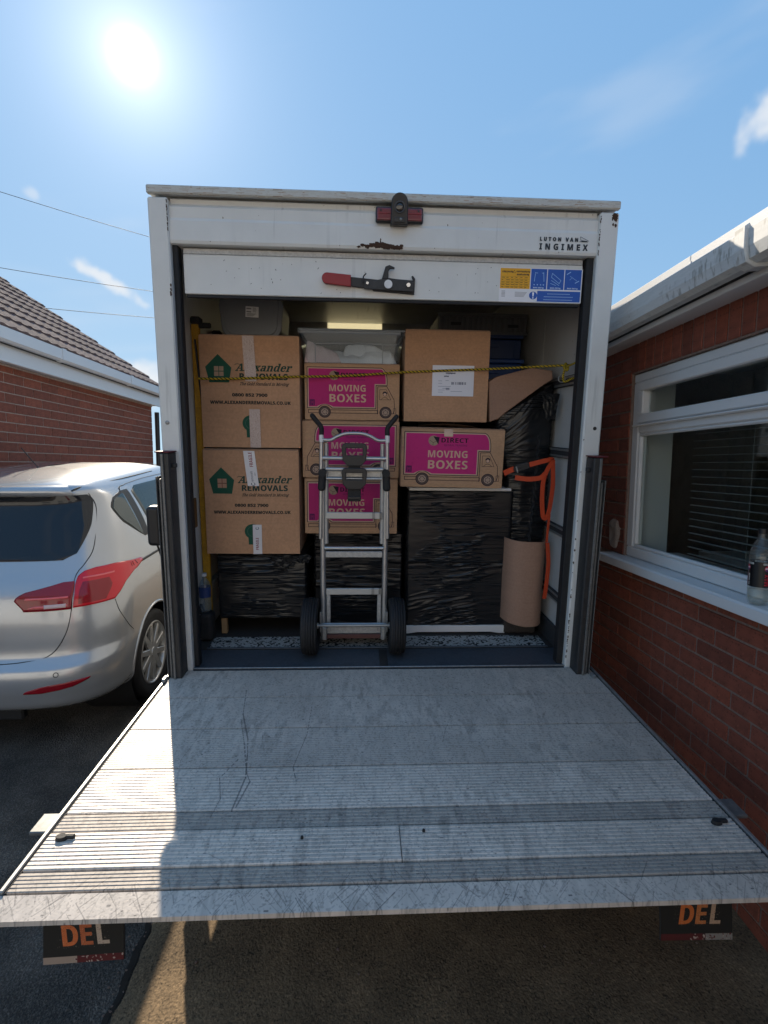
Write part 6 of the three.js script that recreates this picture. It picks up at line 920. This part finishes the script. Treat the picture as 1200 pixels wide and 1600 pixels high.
    patch('door_window', [zc(1.07, 1.02, 1.70), zc(1.20, 0.985, 1.72), zc(1.36, 0.95, 1.75), zc(1.405, 0.94, 1.74), zc(1.42, 1.02, 1.72)], 0.003, tint, { side, nx: 24, ny: 14 }); patch('door_window', [zc(1.07, 1.80, 2.40), zc(1.20, 1.80, 2.22), zc(1.36, 1.80, 1.98), zc(1.41, 1.80, 1.86)], 0.003, tint, { side, nx: 24, ny: 14 });
    patch('waist_strip', [[0.965, z(0.66, 0.965), z(1.4, 0.965)], [0.98, z(0.66, 0.98), z(1.4, 0.98)]], 0.002, trimB, { side, nx: 30, ny: 4 });
    // reflector, parking sensor, mirror, arch lip, wheels
    patch('reflector', [[0.415, 0.98, 1.10], [0.43, 1.0, 1.33], [0.455, 1.10, 1.48], [0.465, 1.36, 1.50]], 0.004, redD, { side, nx: 14, ny: 8 }); const pk = SO(1.20, 0.51, 0.001, side), pn = N3(1.2, 0.51, side), pg = new THREE.TorusGeometry(0.012, 0.0018, 6, 20); pg.applyQuaternion(new THREE.Quaternion().setFromUnitVectors(new THREE.Vector3(0, 0, 1), new THREE.Vector3(pn.x, pn.y, -pn.z))); pg.translate(pk[0], pk[1], -pk[2]); t.geo('parking_sensor', uvSmooth(pg), seamM);
    const mi = t.geo('door_mirror', rbox(0.17, 0.145, 0.11, 0.045, 4), trimB); mi.position.set(side * 0.87, 1.12, -2.02); mi.rotation.y = side * 0.12; t.geo('mirror_glass', rbox(0.14, 0.11, 0.006, 0.003, 2), phys({ color: lin(0.5, 0.5, 0.5), metalness: 1, roughness: 0.05 }), mi).position.set(0.0, 0, 0.056); t.geo('mirror_cap', rbox(0.172, 0.05, 0.112, 0.024, 3), silver, mi).position.set(0, 0.05, -0.004);
    for (const [cz, ch, r] of arches) {
      const a = []; for (let i = 0; i <= 40; i++) { const f = Math.PI * (-0.06 + 1.12 * i / 40), hh = Math.max(0.205, ch + r * Math.sin(f)), zz = cz - r * Math.cos(f); let s = sOfZ(zz, hh); if (s < 2) { let lo = 1.0, hi = 2.0; for (let k = 0; k < 24; k++) { const m = (lo + hi) / 2; if (S(m, hh)[2] < zz) lo = m; else hi = m; } s = lo; } const p = SO(Math.min(s, 3.6), hh, -0.002, side); a.push([p[0], p[1], p[2]]); } t.geo('arch_lip', tube(a, 0.010, 90, 8), silver);
      const pr = [[0.215, -0.09], [0.262, -0.098], [0.288, -0.088], [0.297, -0.06], [0.299, 0], [0.297, 0.06], [0.288, 0.088], [0.262, 0.098], [0.215, 0.09]].map((p) => new THREE.Vector2(...p)), ty = new THREE.LatheGeometry(pr, 56); ty.rotateZ(Math.PI / 2);
      const w = t.geo('wheel', uvSmooth(ty), M.rubber); w.position.set(side * 0.708, 0.299, -cz); const rimP = [[0.214, 0.085], [0.205, 0.094], [0.196, 0.082], [0.188, 0.03], [0.182, -0.08]].map((p) => new THREE.Vector2(...p)), rg = new THREE.LatheGeometry(rimP, 56); rg.rotateZ(-Math.PI / 2); if (side < 0) rg.rotateY(Math.PI); const am = std({ color: lin(0.56, 0.56, 0.55), metalness: 0.6, roughness: 0.32, side: THREE.DoubleSide }); t.geo('rim', uvSmooth(rg), am, w);
      const bk = new THREE.CylinderGeometry(0.19, 0.19, 0.02, 40); bk.rotateZ(Math.PI / 2); t.geo('brake_disc', uvSmooth(bk), trimB, w).position.x = -side * 0.01;
      for (let i = 0; i < 10; i++) { const sp = new THREE.Shape(); sp.moveTo(-0.019, 0.03); sp.lineTo(0.019, 0.03); sp.lineTo(0.0125, 0.192); sp.lineTo(-0.0125, 0.192); sp.closePath(); const eg = new THREE.ExtrudeGeometry(sp, { depth: 0.016, bevelEnabled: true, bevelSize: 0.004, bevelThickness: 0.006, bevelSegments: 2 }); const q = eg.attributes.position; for (let k = 0; k < q.count; k++) q.setZ(k, q.getZ(k) + 0.018 * Math.sin(q.getY(k) * 14)); eg.computeVertexNormals(); eg.rotateZ(i * Math.PI / 5); eg.rotateY(side * Math.PI / 2); eg.translate(side * 0.055, 0, 0); t.geo('spoke', uvBox(eg), am, w); }
      const hb = new THREE.CylinderGeometry(0.032, 0.038, 0.03, 24); hb.rotateZ(-side * Math.PI / 2); t.geo('hub_cap', uvSmooth(hb), am, w).position.x = side * 0.075;
    }
  }
  void LEN; void body;
  t.geo('number_plate', rbox(0.50, 0.105, 0.008, 0.003, 1), std({ color: lin(0.55, 0.52, 0.42), roughness: 0.6 })).position.set(0, 0.70, -0.062); t.geo('lower_grille', chamfer(0.7, 0.08, 0.05, 0.01), trimB).position.set(0, 0.27, -0.10);
  t.geo('roof_aerial', rod([0, 1.535, 1.0], [0, 1.68, 0.84], 0.003, 8), trimB);
}

// ---------------------------------------------------------------- soft-drink bottle on the window sill
{
  const t = new Thing('drink_bottle', 'half full clear plastic drink bottle with black and red label standing on the window sill', 'bottle', G, [1.488, 1.2405, 1.765]);
  const pr = [[0.001, 0.004], [0.020, 0.004], [0.026, 0.0], [0.032, 0.006], [0.036, 0.022], [0.0365, 0.066], [0.0355, 0.070], [0.0355, 0.165], [0.037, 0.169], [0.037, 0.178], [0.0345, 0.20], [0.026, 0.226], [0.016, 0.244], [0.0125, 0.256], [0.0125, 0.268]], pet = phys({ color: lin(0.90, 0.93, 0.93), transmission: 0.96, thickness: 0, roughness: 0.06, ior: 1.5 });
  t.geo('bottle_body', uvSmooth(new THREE.LatheGeometry(pr.map((p) => new THREE.Vector2(...p)), 40)), pet);
  t.geo('drink', uvSmooth(new THREE.LatheGeometry([[0.001, 0.007], [0.026, 0.007], [0.0335, 0.024], [0.034, 0.060], [0.001, 0.061]].map((p) => new THREE.Vector2(...p)), 36)), phys({ color: lin(0.85, 0.85, 0.80), transmission: 0.85, thickness: 0, roughness: 0.08 }));
  const lab = canvasTex(1024, 440, (x, w, h) => { x.fillStyle = '#0c0c10'; x.fillRect(0, 0, w, h); x.fillStyle = '#d8d8d4'; for (const o of [60, 400, 740]) { x.fillStyle = '#c9c9c4'; x.fillRect(o - 36, 18, 210, 30); x.fillStyle = '#222'; for (let i = 0; i < 10; i++) x.fillRect(o - 28 + i * 20, 26, 12, 14); x.fillStyle = '#c03048'; x.beginPath(); x.ellipse(o + 50, 112, 66, 54, 0, 0, 7); x.fill(); x.fillStyle = '#d9d4d6'; x.fillRect(o - 6, 98, 112, 22); x.fillStyle = '#1a2a6a'; x.beginPath(); x.ellipse(o + 50, 112, 62, 50, 0, 0.35, 2.8); x.fill(); x.save(); x.translate(o + 52, 424); x.rotate(-Math.PI / 2); x.fillStyle = '#c4162a'; x.font = 'bold 96px sans-serif'; x.fillText('MAX', 8, 10); x.fillStyle = '#e8e6e2'; x.font = 'bold 40px sans-serif'; x.fillText('NO SUGAR', 8, 62); x.restore(); } });
  const lg = new THREE.CylinderGeometry(0.0362, 0.0362, 0.094, 40, 1, true); lg.rotateY(-0.6); t.geo('label', lg, std({ map: lab, roughness: 0.4 })).position.y = 0.118;
  t.geo('cap', uvSmooth(new THREE.CylinderGeometry(0.0145, 0.0145, 0.018, 28).translate(0, 0.277, 0)), M.black);
}
// ---------------------------------------------------------------- render
scene.traverse((o) => { if (o.isMesh) { o.castShadow = true; o.receiveShadow = true; } });
scene.updateMatrixWorld(true);
const renderer = new THREE.WebGLRenderer({ antialias: true });
renderer.shadowMap.enabled = true; renderer.shadowMap.type = THREE.PCFSoftShadowMap;
renderer.toneMapping = THREE.LinearToneMapping; renderer.toneMappingExposure = EXPOSURE;
renderer.render(scene, camera);
